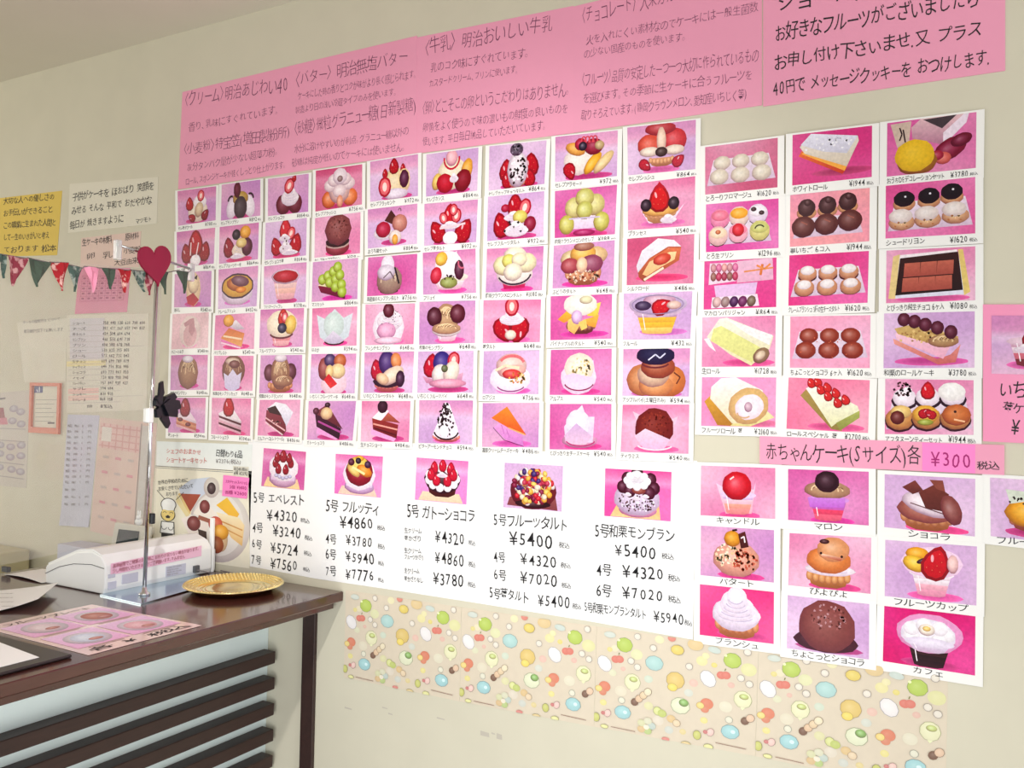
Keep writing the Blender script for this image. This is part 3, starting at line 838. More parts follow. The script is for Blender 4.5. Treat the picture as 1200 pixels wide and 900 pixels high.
def balls(p, col, dome=None, top=None):
    p.box6(4, 30, 146, 80, 14)
    for r in range(2):
        for c in range(3):
            x, y = 36 + c * 39 - r * 6 + r * c * 5, 38 + r * 28
            if dome: p.e(x, y + 6, 16, 10, dome)
            p.e(x, y, 16 + r * 1.5, 13 + r * 1.5, col, edge=.35, hi=.45)
            if top: p.e(x, y - 6, 12, 8, top, edge=.2, hi=.5)
    return p
def r01(p):
    balls(p, (226, 222, 196))
def r02(p):
    p.shade(96, 82, 50, col=(130, 10, 40)).g([(12, 44), (18, 34), (104, 78), (96, 88)], (236, 120, 40), (200, 60, 30)).g([(18, 40), (30, 32), (108, 66), (100, 82)], (246, 180, 70)).g([(14, 26), (36, 4), (124, 16), (126, 26), (104, 74), (24, 40)], (236, 234, 222), (214, 206, 180)).g([(16, 22), (36, 2), (124, 16), (104, 48), (60, 40)], (236, 240, 250), (206, 210, 222)).crumbs(66, 26, 48, 14, [(246, 248, 252), (214, 218, 230)], 40, 3)
def r03(p):
    p.g([(6, 4), (42, 2), (38, 44), (18, 48)], (206, 190, 170)).g([(42, 14), (58, -2), (130, -2), (96, 52), (44, 34)], (226, 196, 196), (180, 130, 150)).g([(62, 2), (118, -2), (94, 22)], (70, 66, 66)).g([(96, 30), (130, -2), (138, -2), (134, 16), (96, 54)], (236, 226, 236)).e(108, 60, 26, 16, (130, 20, 50), -30).e(126, 46, 16, 10, (110, 16, 44), -20).e(96, 76, 12, 10, (220, 110, 90)).e(86, 70, 10, 8, (170, 40, 60)).e(52, 78, 30, 22, (170, 120, 40)).e(48, 66, 30, 26, (232, 196, 40), edge=.12, hi=.1).l([(22, 12), (26, 24), (22, 36)], 2.5, (40, 20, 30)).l([(28, 16), (32, 40)], 2.5, (40, 20, 30))
def r04(p):
    p.box6(8, 40, 136, 84, 14)
    for x, y, c, t in ((30, 26, (240, 150, 180), (235, 130, 150)), (70, 24, (240, 220, 200), (246, 180, 40)), (108, 22, (235, 225, 240), (245, 242, 246)), (26, 62, (236, 200, 190), (246, 226, 190)), (68, 58, (246, 190, 200), (250, 150, 170)), (112, 56, (220, 220, 130), (206, 214, 120))):
        p.e(x, y + 10, 17, 16, DC).e(x, y + 6, 18, 18, c, edge=.2).e(x, y, 16, 10, t, edge=.15)
    p.e(68, 58, 11, 12, (225, 30, 40)).e(100, 18, 5, 4, DC).e(116, 26, 5, 4, DC).arc(112, 58, 9, 7, 180, 340, 3, (70, 80, 40)).e(26, 60, 5, 4, (210, 120, 60))
def r05(p):
    p.box6(6, 48, 138, 82, 10)
    for x, y in ((32, 30), (72, 28), (110, 24)): p.e(x, y + 8, 17, 11, (220, 170, 110)).e(x, y - 2, 15, 15, (62, 28, 24), hi=.3).e(x + 2, y - 12, 6, 6, (62, 28, 24))
    for x, y in ((26, 64), (70, 62), (114, 58)): p.e(x, y, 20, 18, (96, 48, 36), hi=.35).l([(x - 4, y - 10), (x + 8, y - 4)], 2.5, (160, 100, 80))
def r06(p):
    p.box6(4, 34, 146, 84, 12)
    for x, y in ((32, 38), (74, 36), (112, 32)): p.e(x, y, 17, 12, (216, 166, 110)).e(x, y - 10, 16, 13, (24, 16, 22), hi=.05).d(x + 2, y - 14, 2, (230, 230, 235))
    for x, y in ((26, 68), (70, 66), (116, 62)): p.e(x + 2, y + 4, 20, 13, (220, 176, 124)).e(x, y - 8, 18, 12, (230, 224, 214), edge=.2, hi=.5).crumbs(x + 2, y + 8, 14, 5, [(180, 120, 70), (240, 210, 160)], 8, 2.5)
def r07(p):
    p.g([(12, 6), (70, 6), (68, 44), (10, 50)], (236, 214, 226)).g([(70, 4), (142, 0), (144, 44), (70, 48)], (234, 196, 214), (226, 180, 200))
    for r in range(2):
        for i in range(5): p.e(20 + i * 11.5, 16 + r * 18, 5.5, 8, [(206, 150, 150), (150, 110, 90), (220, 120, 160), (190, 60, 90), (230, 170, 160), (170, 60, 80)][(i * 2 + r) % 6])
    p.g([(22, 52), (112, 48), (108, 72), (26, 76)], (226, 196, 230)).g([(18, 76), (112, 72), (116, 96), (16, 98)], (240, 226, 236)).l([(84, 26), (144, 20)], 3, (226, 150, 80)).l([(122, 12), (118, 34)], 5, (220, 130, 60)).l([(110, 14), (126, 22), (138, 12)], 4, (230, 150, 80))
    for i, c in enumerate([(220, 190, 180), (160, 140, 130), (70, 30, 80), (110, 40, 90), (120, 110, 80)]): p.e(28 + i * 18, 86, 8, 10, c, 15)
def r08(p):
    balls(p, (214, 160, 110), (90, 40, 30), (242, 238, 234))
def r09(p):
    p.shade(80, 94, 62, col=(190, 80, 130)).g([(22, 10), (120, 4), (138, 88), (8, 92)], (246, 240, 240), (220, 226, 240)).g([(12, 12), (24, 8), (16, 92), (4, 92)], (226, 206, 140)).g([(122, 4), (130, 4), (142, 84), (132, 90)], (226, 206, 120)).g([(24, 16), (122, 8), (130, 80), (16, 86)], (56, 28, 22), (40, 20, 18))
    for r in range(2):
        for c in range(3): p.g([(32 + c * 28 - r * 3, 26 + r * 28 - c), (59 + c * 28 - r * 3, 25 + r * 28 - c), (58 + c * 28 - r * 2, 51 + r * 28 - c), (30 + c * 28 - r * 3, 52 + r * 28 - c)], (192, 110, 84), (164, 84, 66))
def r10(p):
    p.shade(96, 92, 46, col=(200, 60, 110)).g([(10, 40), (36, 4), (52, 2), (146, 40), (138, 66), (102, 98), (60, 76)], (236, 240, 226), (226, 222, 170)).g([(24, 24), (40, 18), (120, 62), (104, 92), (60, 70), (18, 48)], (226, 232, 150), (216, 220, 140)).g([(50, 4), (144, 38), (138, 58), (92, 34)], (238, 240, 236)).e(122, 78, 16, 12, (150, 130, 90), -40).e(120, 78, 10, 7, (220, 206, 170), -40).g([(4, 44), (14, 42), (30, 70), (16, 60)], (240, 236, 236))
def r11(p):
    balls(p, (150, 62, 34))
    p.crumbs(70, 60, 60, 20, [(210, 110, 70)], 14, 1.6)
def r12(p):
    p.shade(80, 88, 54, col=(170, 60, 130)).g([(16, 46), (90, 84), (112, 76), (128, 58), (120, 90), (92, 94), (18, 56)], (236, 170, 150), (200, 110, 100)).g([(20, 36), (30, 30), (112, 60), (100, 84), (22, 48)], (246, 210, 220), (236, 180, 200)).g([(18, 28), (44, 22), (124, 44), (124, 56), (102, 64), (24, 38)], (206, 180, 110), (190, 160, 90)).crumbs(70, 44, 50, 12, [(226, 200, 130), (170, 136, 76)], 50, 3).noodles(100, 52, 22, 10, (210, 180, 116), 8)
    for x, y in ((34, 12), (52, 16), (70, 22), (90, 28), (112, 36)): p.e(x, y, 9.5, 11, (84, 22, 40), hi=.3)
def r13(p):
    p.shade(110, 92, 40, col=(190, 120, 120)).g([(6, 50), (20, 36), (70, 92), (60, 99), (34, 98)], (216, 170, 60), (180, 130, 50)).g([(70, 90), (120, 56), (148, 80), (100, 99), (60, 99)], (240, 240, 190), (220, 214, 140)).g([(20, 20), (40, 2), (70, 0), (124, 26), (128, 60), (96, 92), (64, 94), (18, 44)], (240, 244, 244), (230, 222, 180)).e(96, 58, 36, 32, (222, 190, 120), -25, .2).e(98, 60, 26, 22, (246, 236, 240), -25, .1).e(96, 60, 7, 9, (206, 180, 190)).arc(88, 72, 14, 10, 40, 180, 3, (214, 180, 130))
def r14(p):
    p.shade(92, 92, 46, col=(200, 80, 110)).g([(24, 34), (34, 22), (96, 84), (104, 99), (84, 96)], (170, 150, 80), (150, 140, 70)).g([(34, 20), (52, 10), (130, 50), (134, 62), (98, 80), (84, 92)], (250, 250, 240), (226, 230, 180)).g([(92, 84), (134, 58), (134, 72), (100, 98)], (176, 190, 100), (140, 150, 70))
    for x, y in ((44, 10), (56, 8), (62, 22), (74, 18), (76, 34), (90, 28), (94, 46), (108, 40)): p.straw(x, y, 9, -20, (216, 50, 40))
def r15(p):
    p.box6(2, 34, 148, 88, 12)
    for x, y in ((34, 34), (74, 32), (116, 30)): p.e(x, y + 6, 20, 14, (40, 24, 36)).e(x, y, 18, 15, (246, 240, 246), edge=.2)
    p.crumbs(30, 20, 16, 14, [(50, 24, 30), (250, 246, 250), (90, 50, 50)], 46, 3).straw(74, 22, 14, 0, (214, 20, 36)).e(114, 22, 20, 15, (244, 246, 240), edge=.1, hi=.6)
    for x, y in ((26, 72), (72, 70), (120, 70)): p.e(x, y + 4, 23, 18, (60, 30, 30)).e(x, y, 22, 18, (216, 160, 80))
    p.e(28, 60, 16, 11, (240, 210, 120)).e(22, 70, 11, 11, (100, 36, 24)).e(70, 64, 20, 15, (240, 190, 60)).straw(68, 62, 10, 60).straw(80, 64, 9, -60).e(70, 78, 12, 5, (160, 180, 60)).e(122, 64, 21, 17, (206, 120, 50), hi=.2).d(120, 58, 2.5, DC).l([(118, 72), (136, 76)], 3, (246, 200, 150))
def b01(p):
    p.shade(80, 96, 36, col=(220, 60, 120)).g([(32, 34), (50, 44), (108, 44), (112, 28), (104, 92), (52, 94)], (246, 214, 236), (240, 180, 190)).cup(76, 56, 32, 36, [(226, 200, 240), (244, 210, 220), (246, 176, 150), (246, 160, 150)]).e(74, 38, 26, 25, (216, 20, 34), hi=.45).l([(60, 26), (68, 20)], 3, (255, 220, 220))
def b02(p):
    p.shade(84, 96, 36, col=(190, 20, 130)).cup(76, 56, 34, 38, [(200, 120, 216), (206, 110, 200), (236, 80, 110), (240, 110, 130)]).noodles(74, 38, 38, 15, (216, 186, 136), 10).e(74, 22, 20, 18, (44, 16, 24), hi=.3).g([(38, 54), (108, 52), (106, 70), (42, 72)], (206, 140, 226), (196, 110, 210))
def b03(p):
    p.shade(88, 94, 46, col=(220, 40, 100)).tart(72, 78, 44, 28, (200, 136, 80)).e(72, 60, 44, 22, (176, 110, 84)).e(74, 52, 40, 17, (244, 236, 240), 15).l([(44, 50), (100, 66)], 2, (110, 80, 80)).g([(30, 22), (52, 8), (66, 26), (48, 34)], (130, 70, 54), (100, 50, 40)).g([(58, 30), (84, 14), (108, 30), (104, 62), (70, 58)], (120, 62, 44), (90, 44, 34)).g([(76, 6), (98, 6), (102, 26), (88, 22)], (140, 80, 60)).e(112, 58, 14, 24, (140, 80, 66), -20)
def b04(p):
    p.shade(84, 94, 42, col=(190, 20, 100)).tart(74, 80, 38, 20, (140, 80, 60)).e(74, 62, 42, 30, (226, 170, 140), edge=.3).crumbs(56, 56, 26, 22, [(246, 220, 180), (236, 200, 150), (250, 236, 210)], 60, 4).crumbs(92, 64, 24, 24, [(214, 110, 80), (236, 160, 120), (180, 80, 50)], 60, 4, 5).e(66, 22, 15, 14, (226, 160, 30), hi=.3).g([(78, 12), (92, 6), (100, 36), (84, 40)], (90, 36, 24), (70, 26, 20)).l([(84, 20), (90, 16), (92, 28)], 2.5, (250, 240, 240)).l([(66, 6), (76, 4)], 4, DC)
def b05(p):
    p.shade(86, 94, 42, col=(190, 30, 90)).tart(74, 80, 40, 24, (214, 150, 76)).swirl(76, 64, 40, 18).e(74, 46, 36, 22, (226, 140, 60), edge=.3).e(82, 26, 26, 20, (222, 160, 100), edge=.2).e(66, 12, 8, 4, (60, 24, 20)).g([(58, 34), (100, 40), (96, 46), (62, 40)], (250, 226, 190), (170, 70, 40)).d(60, 34, 2.5, DC).d(98, 38, 2.5, DC)
def b06(p):
    p.shade(84, 92, 40, col=(230, 90, 160)).cup(78, 54, 32, 36, [(246, 240, 246), (250, 244, 248), (246, 190, 200), (240, 170, 190)]).e(78, 34, 44, 24, (246, 220, 240), edge=.08).e(54, 20, 17, 10, (246, 180, 30)).e(50, 38, 18, 12, (246, 206, 50), 20).e(64, 32, 10, 4, (60, 30, 40), -20).straw(84, 38, 26, 15, (206, 20, 34)).e(112, 34, 8, 14, (246, 210, 200))
def b07(p):
    p.shade(86, 90, 44, col=(160, 20, 80)).tart(76, 76, 44, 30, (214, 140, 76)).swirl(74, 52, 42, 52, (240, 236, 246), 5, (170, 160, 190))
def b08(p):
    p.shade(78, 90, 54, col=(100, 20, 70)).e(72, 78, 52, 18, (70, 24, 36)).e(74, 50, 46, 42, (134, 74, 62), edge=.35, hi=.15, wob=.03).crumbs(76, 34, 34, 24, [(100, 50, 40), (160, 100, 90), (190, 150, 150)], 60, 3)
def b09(p):
    p.shade(78, 92, 42, col=(150, 10, 70)).cup(76, 60, 34, 36, [(90, 60, 50), (50, 30, 26), (36, 20, 20), (40, 20, 26)]).e(76, 40, 48, 30, (236, 170, 210), edge=.12).e(74, 42, 40, 24, (238, 238, 248), edge=.1)
    for a in range(7): p.e(74 + 30 * math.cos(a * .9), 40 + 14 * math.sin(a * .9), 12, 11, (246, 248, 250), edge=.15, hi=.6)
    p.e(72, 34, 12, 9, (250, 248, 226)).e(72, 32, 6, 4, (246, 220, 120)).cup(76, 56, 36, 14, [(226, 220, 240)])
def b10(p):
    p.shade(70, 88, 40).tart(76, 72, 44, 20, (170, 90, 70)).e(72, 56, 42, 22, (246, 180, 20), hi=.45).g([(26, 18), (60, 20), (62, 36), (34, 42)], (214, 226, 206)).crumbs(46, 36, 16, 6, [DC], 10, 2.5).straw(84, 26, 22, 40, (236, 40, 40))
def q01(p):
    p.g([(20, 74), (126, 74), (136, 99), (8, 99)], (246, 210, 170), (250, 224, 160)).e(74, 76, 42, 20, (226, 190, 216)).g([(30, 46), (120, 46), (116, 80), (34, 80)], (246, 236, 246), (226, 200, 226)).e(75, 46, 45, 32, (250, 244, 248), edge=.1).straw(72, 18, 15, 0, (150, 10, 40))
    for x, y in ((46, 36), (100, 34), (52, 22), (94, 22), (58, 52), (84, 52)): p.straw(x, y, 12, 0, (150, 10, 40))
    for i in range(5): p.e(52 + i * 12, 68 + (2 - abs(i - 2)) * 3, 6, 4, (206, 210, 236))
def q02(p):
    p.g([(24, 78), (126, 78), (138, 99), (12, 99)], (250, 214, 190)).e(80, 78, 42, 16, (220, 190, 226)).g([(34, 46), (124, 46), (120, 78), (38, 78)], (244, 240, 250), (226, 206, 236)).e(78, 48, 45, 34, (248, 244, 250), edge=.1).e(78, 40, 38, 32, (160, 22, 42)).e(74, 24, 30, 18, (244, 216, 90)).e(94, 38, 22, 12, (246, 160, 40), 20).e(60, 40, 20, 9, (246, 214, 110), 30).e(78, 8, 12, 6, (246, 190, 40)).e(74, 14, 8, 7, (30, 20, 30)).l([(56, 30), (96, 46)], 6, (250, 240, 170)).e(52, 18, 9, 8, (80, 20, 40)).e(104, 22, 9, 8, (60, 30, 60))
def q03(p):
    p.g([(22, 78), (128, 78), (140, 99), (10, 99)], (250, 226, 190), (246, 214, 180)).g([(32, 46), (124, 46), (116, 80), (98, 88), (60, 88), (42, 80)], (100, 46, 36), (70, 26, 24)).e(78, 46, 46, 30, (50, 26, 26))
    for i in range(11): p.e(78 + 40 * math.cos(i * .571), 44 + 23 * math.sin(i * .571), 10, 9, (250, 248, 250), edge=.12, hi=.5)
    for x, y in ((78, 16), (54, 22), (102, 22), (46, 38), (110, 36), (62, 50), (94, 50)): p.straw(x, y, 13, 0, (214, 26, 60))
    p.swirl(78, 38, 14, 8)
def q04(p):
    p.g([(16, 76), (40, 66), (134, 70), (140, 99), (10, 94)], (150, 90, 80), (130, 70, 70)).e(76, 60, 52, 36, (120, 40, 40)).e(76, 88, 40, 8, DC)
    r = random.Random(5)
    cs = [(214, 30, 40), (246, 214, 90), (60, 40, 110), (246, 244, 236), (130, 16, 50), (246, 190, 60), (250, 240, 200), (200, 60, 80)]
    for k in range(120):
        t, q = r.uniform(0, 6.28), math.sqrt(r.random())
        p.e(76 + 50 * q * math.cos(t), 50 + 38 * q * math.sin(t), r.uniform(5.5, 9), r.uniform(5, 7.5), cs[k % 8], r.uniform(0, 90), seg=9)
def q05(p):
    p.g([(30, 72), (124, 70), (128, 99), (14, 99)], (246, 196, 120), (246, 210, 150)).e(76, 82, 38, 14, (236, 170, 200)).e(74, 60, 46, 30, (214, 204, 224), edge=.25).crumbs(74, 66, 42, 22, [(60, 30, 30), (244, 240, 250), (110, 80, 80)], 110, 2.6)
    for x, y in ((42, 36), (52, 18), (104, 18), (112, 36), (74, 6), (102, 46), (58, 44)): p.e(x, y, 12, 12, (72, 16, 36), hi=.35)
    p.e(78, 42, 14, 7, (150, 80, 60)).swirl(74, 24, 26, 22, (236, 242, 240))
    for i in range(8): p.e(74 + 22 * math.cos(i * .785), 22 + 13 * math.sin(i * .785), 8, 7, (240, 244, 244), edge=.12, hi=.5)
    for x, y in ((54, 52), (74, 60), (94, 54)): p.swirl(x, y, 7, 6, n=2)
def card(quad, desc, where, draw, bgc, name_txt, price_txt, group, fold=0.28, side=0.009, top=0.0022, cap=0.0148, lift=0.0, mid=False, sz=0.0085, tilt=0.0):
    """a laminated menu card: quad is the printed picture TL TR BR BL seen on the wall"""
    q = [on_wall(*p) for p in quad]
    q = [Vector((p.x, 0, p.z)) for p in q]
    ux = ((q[1] - q[0]) + (q[2] - q[3])).normalized()
    dn = ((q[3] - q[0]) + (q[2] - q[1])).normalized()
    C4 = [q[0] - ux * side - dn * top, q[1] + ux * side - dn * top, q[2] + ux * side + dn * cap, q[3] - ux * side + dn * cap]
    y = -lift
    v = [c + Vector((0, y, 0)) for c in C4] + [c + Vector((0, y - 0.0005, 0)) for c in C4]
    f = [(0, 1, 2, 3), (7, 6, 5, 4), (0, 4, 5, 1), (1, 5, 6, 2), (2, 6, 7, 3), (3, 7, 4, 0)]
    o = mk('menu_card', v, f, 'paper', origin=sum(C4, Vector()) / 4)
    desc = desc[2:] if desc.startswith('a ') else (desc[3:] if desc.startswith('an ') else desc)
    tag(o, desc + ' card, ' + where, 'card', group)
    if len(o['label'].split()) > 16: print('LONG', o['label'])
    P = Pic(*q, off=lift + 0.0005 + 0.00012)
    a, b = bgc
    P.bg(a, b, fold)
    draw(P)
    P.done(o)
    T = Text(off=lift + 0.0005 + 0.0003)
    bl, br = q[3] + dn * (cap * 0.78), q[2] + dn * (cap * 0.78)
    W = (br - bl).length
    if mid:
        w = min(W * 0.9, len(name_txt) * sz * 1.5)
        c0 = bl + ux * (W - w) / 2
        T.line(name_txt, c0, c0 + ux * w, sz * 1.15, 0.0)
    else:
        w = min(W * 0.66, len(name_txt) * sz * 0.82)
        T.line(name_txt, bl, bl + ux * w, sz, 0.008)
        s = br - ux * W * 0.28
        T.line(price_txt, s, s + ux * W * 0.20, sz, 0.014, .6)
        T.line('税込', s + ux * W * 0.215, s + ux * (W * 0.30), sz * .62, 0.0)
    T.done(o, whole=True)
    return o


NTH = ['first', 'second', 'third', 'fourth', 'fifth', 'sixth', 'seventh', 'eighth', 'ninth']
ROWS = ['top', 'second', 'third', 'fourth', 'fifth', 'bottom']
# nine columns by six rows: picture corners in the photo (TL, TR, BR, BL)
G = [
 [((209.4,224.4),(254.6,218.6),(254,258.4),(210,265)), ((261.4,217),(306.6,211),(306.6,253),(260.4,259)), ((315.4,210),(363,204),(362.4,248.4),(315.2,253.6)), ((371.6,200.6),(426,193),(425.6,240),(371,248.4)), ((435,190),(491,181),(491,230),(435,237)), ((501,181.6),(562,173.6),(560.6,224),(500.6,231)), ((574.6,172),(641.4,165),(639,216),(573.6,224)), ((652,161.2),(725,153.5),(724,207),(651.5,214)), ((735.9,150.2),(816.2,141),(815.6,198.8),(736.8,206))],
 [((208.6,272.4),(253.6,267),(252,309),(208.8,314.4)), ((258.6,266.4),(304.6,261),(303.4,304),(257.8,309.6)), ((312.8,261.6),(361,255.6),(360,299.6),(311.6,305)), ((370.4,255.6),(423.6,249),(423,297),(369.6,302.4)), ((432.4,246),(490.4,239),(490,286),(432.4,291.6)), ((498.4,239.4),(561,234),(559,284),(498,288.4)), ((573,231),(639,224.4),(638,277.6),(572,283)), ((651.2,224.4),(724,217),(721.4,274.8),(650.8,279.4)), ((736.4,216.5),(815.6,207),(814.9,264.8),(736.8,270.3))],
 [((206,318.5),(249,317.6),(248.2,359.6),(205,360.4)), ((257.6,316),(304,311.6),(302,359),(256.8,362.4)), ((310.6,311),(360.4,307.6),(359,354),(310,357)), ((368,307.6),(421,302.4),(420,350.6),(366.6,354)), ((432.4,302),(490,297.6),(488.6,344.4),(431,347.4)), ((496.6,296.6),(558.4,291.6),(559,343.4),(497,345.6)), ((571.5,292),(638,288.5),(636,340.4),(570,343)), ((649.9,288.2),(721.4,281.8),(719.9,335.4),(648.4,338.3)), ((735.9,280.3),(814.3,273.9),(813,332.3),(735.1,334.5))],
 [((203.6,368.4),(246,366),(245,407.6),(202,409.6)), ((253.6,368),(299.6,366.4),(298.6,409),(251.6,410.4)), ((306.6,363),(357.6,361),(356,406.4),(305,408)), ((367,361),(419.6,359.4),(418.6,405),(366,406.6)), ((429.4,357),(487.6,355.6),(485.6,403.4),(429,404.6)), ((492.4,353.6),(558,352.4),(557.4,402),(492,404)), ((567.6,352),(635,351),(633.6,401),(566.6,402.4)), ((646,346.9),(718,344.2),(717.2,397),(645.7,398.8)), ((731.8,344.2),(812.1,341.4),(809.8,397.3),(730.5,398.3))],
 [((201.4,416),(244.4,416),(243.4,456.6),(200.4,457.4)), ((252,417),(298.4,417),(297,458),(250.6,458)), ((306.4,416.4),(355,416),(354,460.4),(304.6,461)), ((366,415),(418.6,414.4),(416.6,461),(364,461)), ((428,413),(486,412),(484,460.4),(427,460.4)), ((491,412),(556,411),(555,460),(490,460.4)), ((567.6,411.6),(633,410.4),(631.6,462),(566,461.6)), ((646.4,410.1),(717.7,408.6),(717,463.2),(644.9,462.8)), ((731.1,409.2),(809.3,408.2),(807.8,464.8),(729.8,463.8))],
 [((199.2,466),(242.2,466.2),(240.8,507.5),(198,506.8)), ((249.2,466.2),(295,467),(293.8,510.8),(248,508.7)), ((305.4,468.6),(353,468.4),(351.4,512.3),(302.8,510.2)), ((362.4,470),(418,470),(413.9,516.3),(360.5,515.2)), ((425,470),(482,470),(480,518),(423.6,517.4)), ((492,469),(555,469.4),(554,521),(491,519)), ((566.4,472.4),(633,472),(631.6,524.4),(565.6,523.6)), ((645.1,473.4),(717,473.4),(716.8,527.6),(644.5,526.5)), ((730.4,474.3),(808.4,474),(807.4,531.8),(727.9,529.5))],
]
A_ = [
 [('a cream cake flanked by strawberries', s01, MIXD, 'セレ苺ポワール', '¥780'), ('a penguin-shaped cream cake', s02, MIXD, 'セレブモンブラン', '¥892'), ('a chocolate tart with cut strawberry', s03, MIXD, 'セレブショコラ', '¥864'), ('a sugar-dusted ring puff with orange fruit', s04, RSE, 'セレブブラッシュ', '¥756'), ('a round custard cake with strawberries and a grape', s05, LILA, 'セレブフラッセント', '¥972'), ('a cream dome with arched strawberry slice', s06, LILA, 'セレブカシス', '¥864'), ('a chocolate-flecked soft cream cone between strawberries', s07, LILA, 'セレブカップチョコタルト', '¥864'), ('a fruit parfait cake with mango and melon slices', s08, LILA, 'セレブアラモード', '¥972'), ('strawberry cream puffs with a choux face', s09, LILA, 'セレブシュシュ', '¥864')],
 [('a pyramid of whole strawberries', s10, MIXD, 'セレブ苺', '¥864'), ('a fruit cake with orange peel and dark grape', s11, MIXD, 'セレブフルーツケーキ', '¥864'), ('a strawberry tower with chocolate flakes', s12, LILA, 'セレブショコラ苺', '¥864'), ('a round chocolate macaron', s13, PNK, 'セレブチョコマカロン', '¥518'), ('three small cakes with a chocolate square', s14, LILA, 'おうち猫セット', '¥864'), ('a tall strawberry tart with sliced berries', s15, LILA, 'セレブ苺タルト', '¥972'), ('a strawberry tart with melon balls', s16, LILA, 'セレブフルーツタルト', '¥972'), ('green melon balls over whipped cream', s17, MAG, '静岡クラウンメロンのセレブ', '¥1188'), ('a tart with strawberry and two blueberries', s18, PNK, 'プランセス', '¥540')],
 [('a poached pear wearing a black bow tie', s19, MIXD, '洋なし', '¥540'), ('a browned custard brulee in a dish', s20, LILA, 'クレームブリュレ', '¥432'), ('a cup of pudding with red jelly', s21, LILA, 'フロマージュフレ', '¥378'), ('a wedge of green muscat grape tart', s22, MIXD, 'マスカット', '¥864'), ('a pale chestnut cream cone tart', s23, MAG, '国産栗のモンブランタルト', '¥756'), ('a cream cup with kiwi and a strawberry', s24, MIXD, 'フリュイ', '¥756'), ('a tart of pale melon balls', s25, MIXD, '静岡クラウンメロンタルト', '¥1080'), ('a nutty grape tart', s26, MIXD, 'ぶどうのタルト', '¥648'), ('a cream-filled sugar-dusted bun cut open', s27, RSE, 'シルクロード', '¥486')],
 [('a sun-faded pink sweet', s28, ((236, 200, 204), (242, 214, 214)), 'ハニーミルク', '¥540'), ('an orange custard pie slice with cream', s29, PNK, 'パリブレスト', '¥540'), ('a fruit pudding cup with strawberry and blueberry', s30, MIXD, 'フルーツプリン', '¥540'), ('a cream cake in pointed white paper', s31, PNK, 'はるか', '¥594'), ('a white cream dome with a cherry', s32, PNK, 'フレンチモンブラン', '¥648'), ('a chestnut cream cup with two dark chestnuts', s33, MIXD, '和栗のモンブラン', '¥648'), ('a strawberry tart with heart-shaped slice', s34, PNK, '苺タルト', '¥648'), ('a pineapple tart', s35, MAG, 'パイナップルのタルト', '¥540'), ('a glass bowl of fruit jelly', s36, LILA, 'フルール', '¥432')],
 [('a round brown chestnut cream cake', s37, MIXD, '和栗のモンブラン', '¥648'), ('a chestnut cream cake wrapped in white paper', s38, PNK, '和栗のモンブランカップ', '¥648'), ('a chestnut cream pie between two chestnuts', s39, MIXD, '和栗のモンブランパイ', '¥648'), ('a fig fruit cake with a red fruit slice', s40, LILA, 'いちじくフルーツケーキ', '¥648'), ('a fig fruit tart with a purple grape', s41, LILA, 'いちじくフルーツタルト', '¥648'), ('a fig fruit pie with a big blue grape', s42, LILA, 'いちじくフルーツパイ', '¥648'), ('a peach cake wrapped in white paper', s43, LILA, 'ロアジス', '¥756'), ('a crumb-topped cheese cake in white paper', s44, MAG, 'アルプス', '¥540'), ('a glazed apple pie', s45, LILA, 'アップルパイ(土曜日のみ)', '¥594')],
 [('a strawberry shortcake slice with sponge layers', s46, MIXD, '苺ショート', '¥594'), ('a chocolate shortcake slice with a strawberry', s47, PNK, 'フルートショコラ', '¥594'), ('a layered chocolate slice with a white top', s48, PNK, 'ミルフィーユ(レトワール)', '¥486'), ('a chocolate cake wedge with a cream dot', s49, MIXD, 'ガトーショコラ', '¥486'), ('a chocolate cream slice with dark disc', s50, PNK, '生チョコショート', '¥484'), ('a chocolate-flaked cream cone', s51, LILA, 'ビターアーモンドチョコ', '¥594'), ('an orange-topped cheese cake wedge', s52, MIXD, '濃厚クリームチーズケーキ', '¥486'), ('a pale cheese cake in pleated paper', s53, MAG, 'とびっきり生チーズケーキ', '¥540'), ('a cocoa tiramisu ball in white paper', s54, PNK, 'ティラミス', '¥540')],
]
for r in range(6):
    for c in range(9):
        d, fn, bgc, nm, pr = A_[r][c]
        card(G[r][c], d, '%s row, %s column of cake grid' % (ROWS[r], NTH[c]), fn, bgc, nm, pr, 'menu cards of the large cake grid', fold=0.26 if (r * 5 + c * 3) % 4 < 2 and bgc is not MAG else None, lift=0.0014 + 0.0007 * ((c + r) % 2) + 0.0003 * (5 - r), sz=0.0092 if c < 7 else 0.0088)

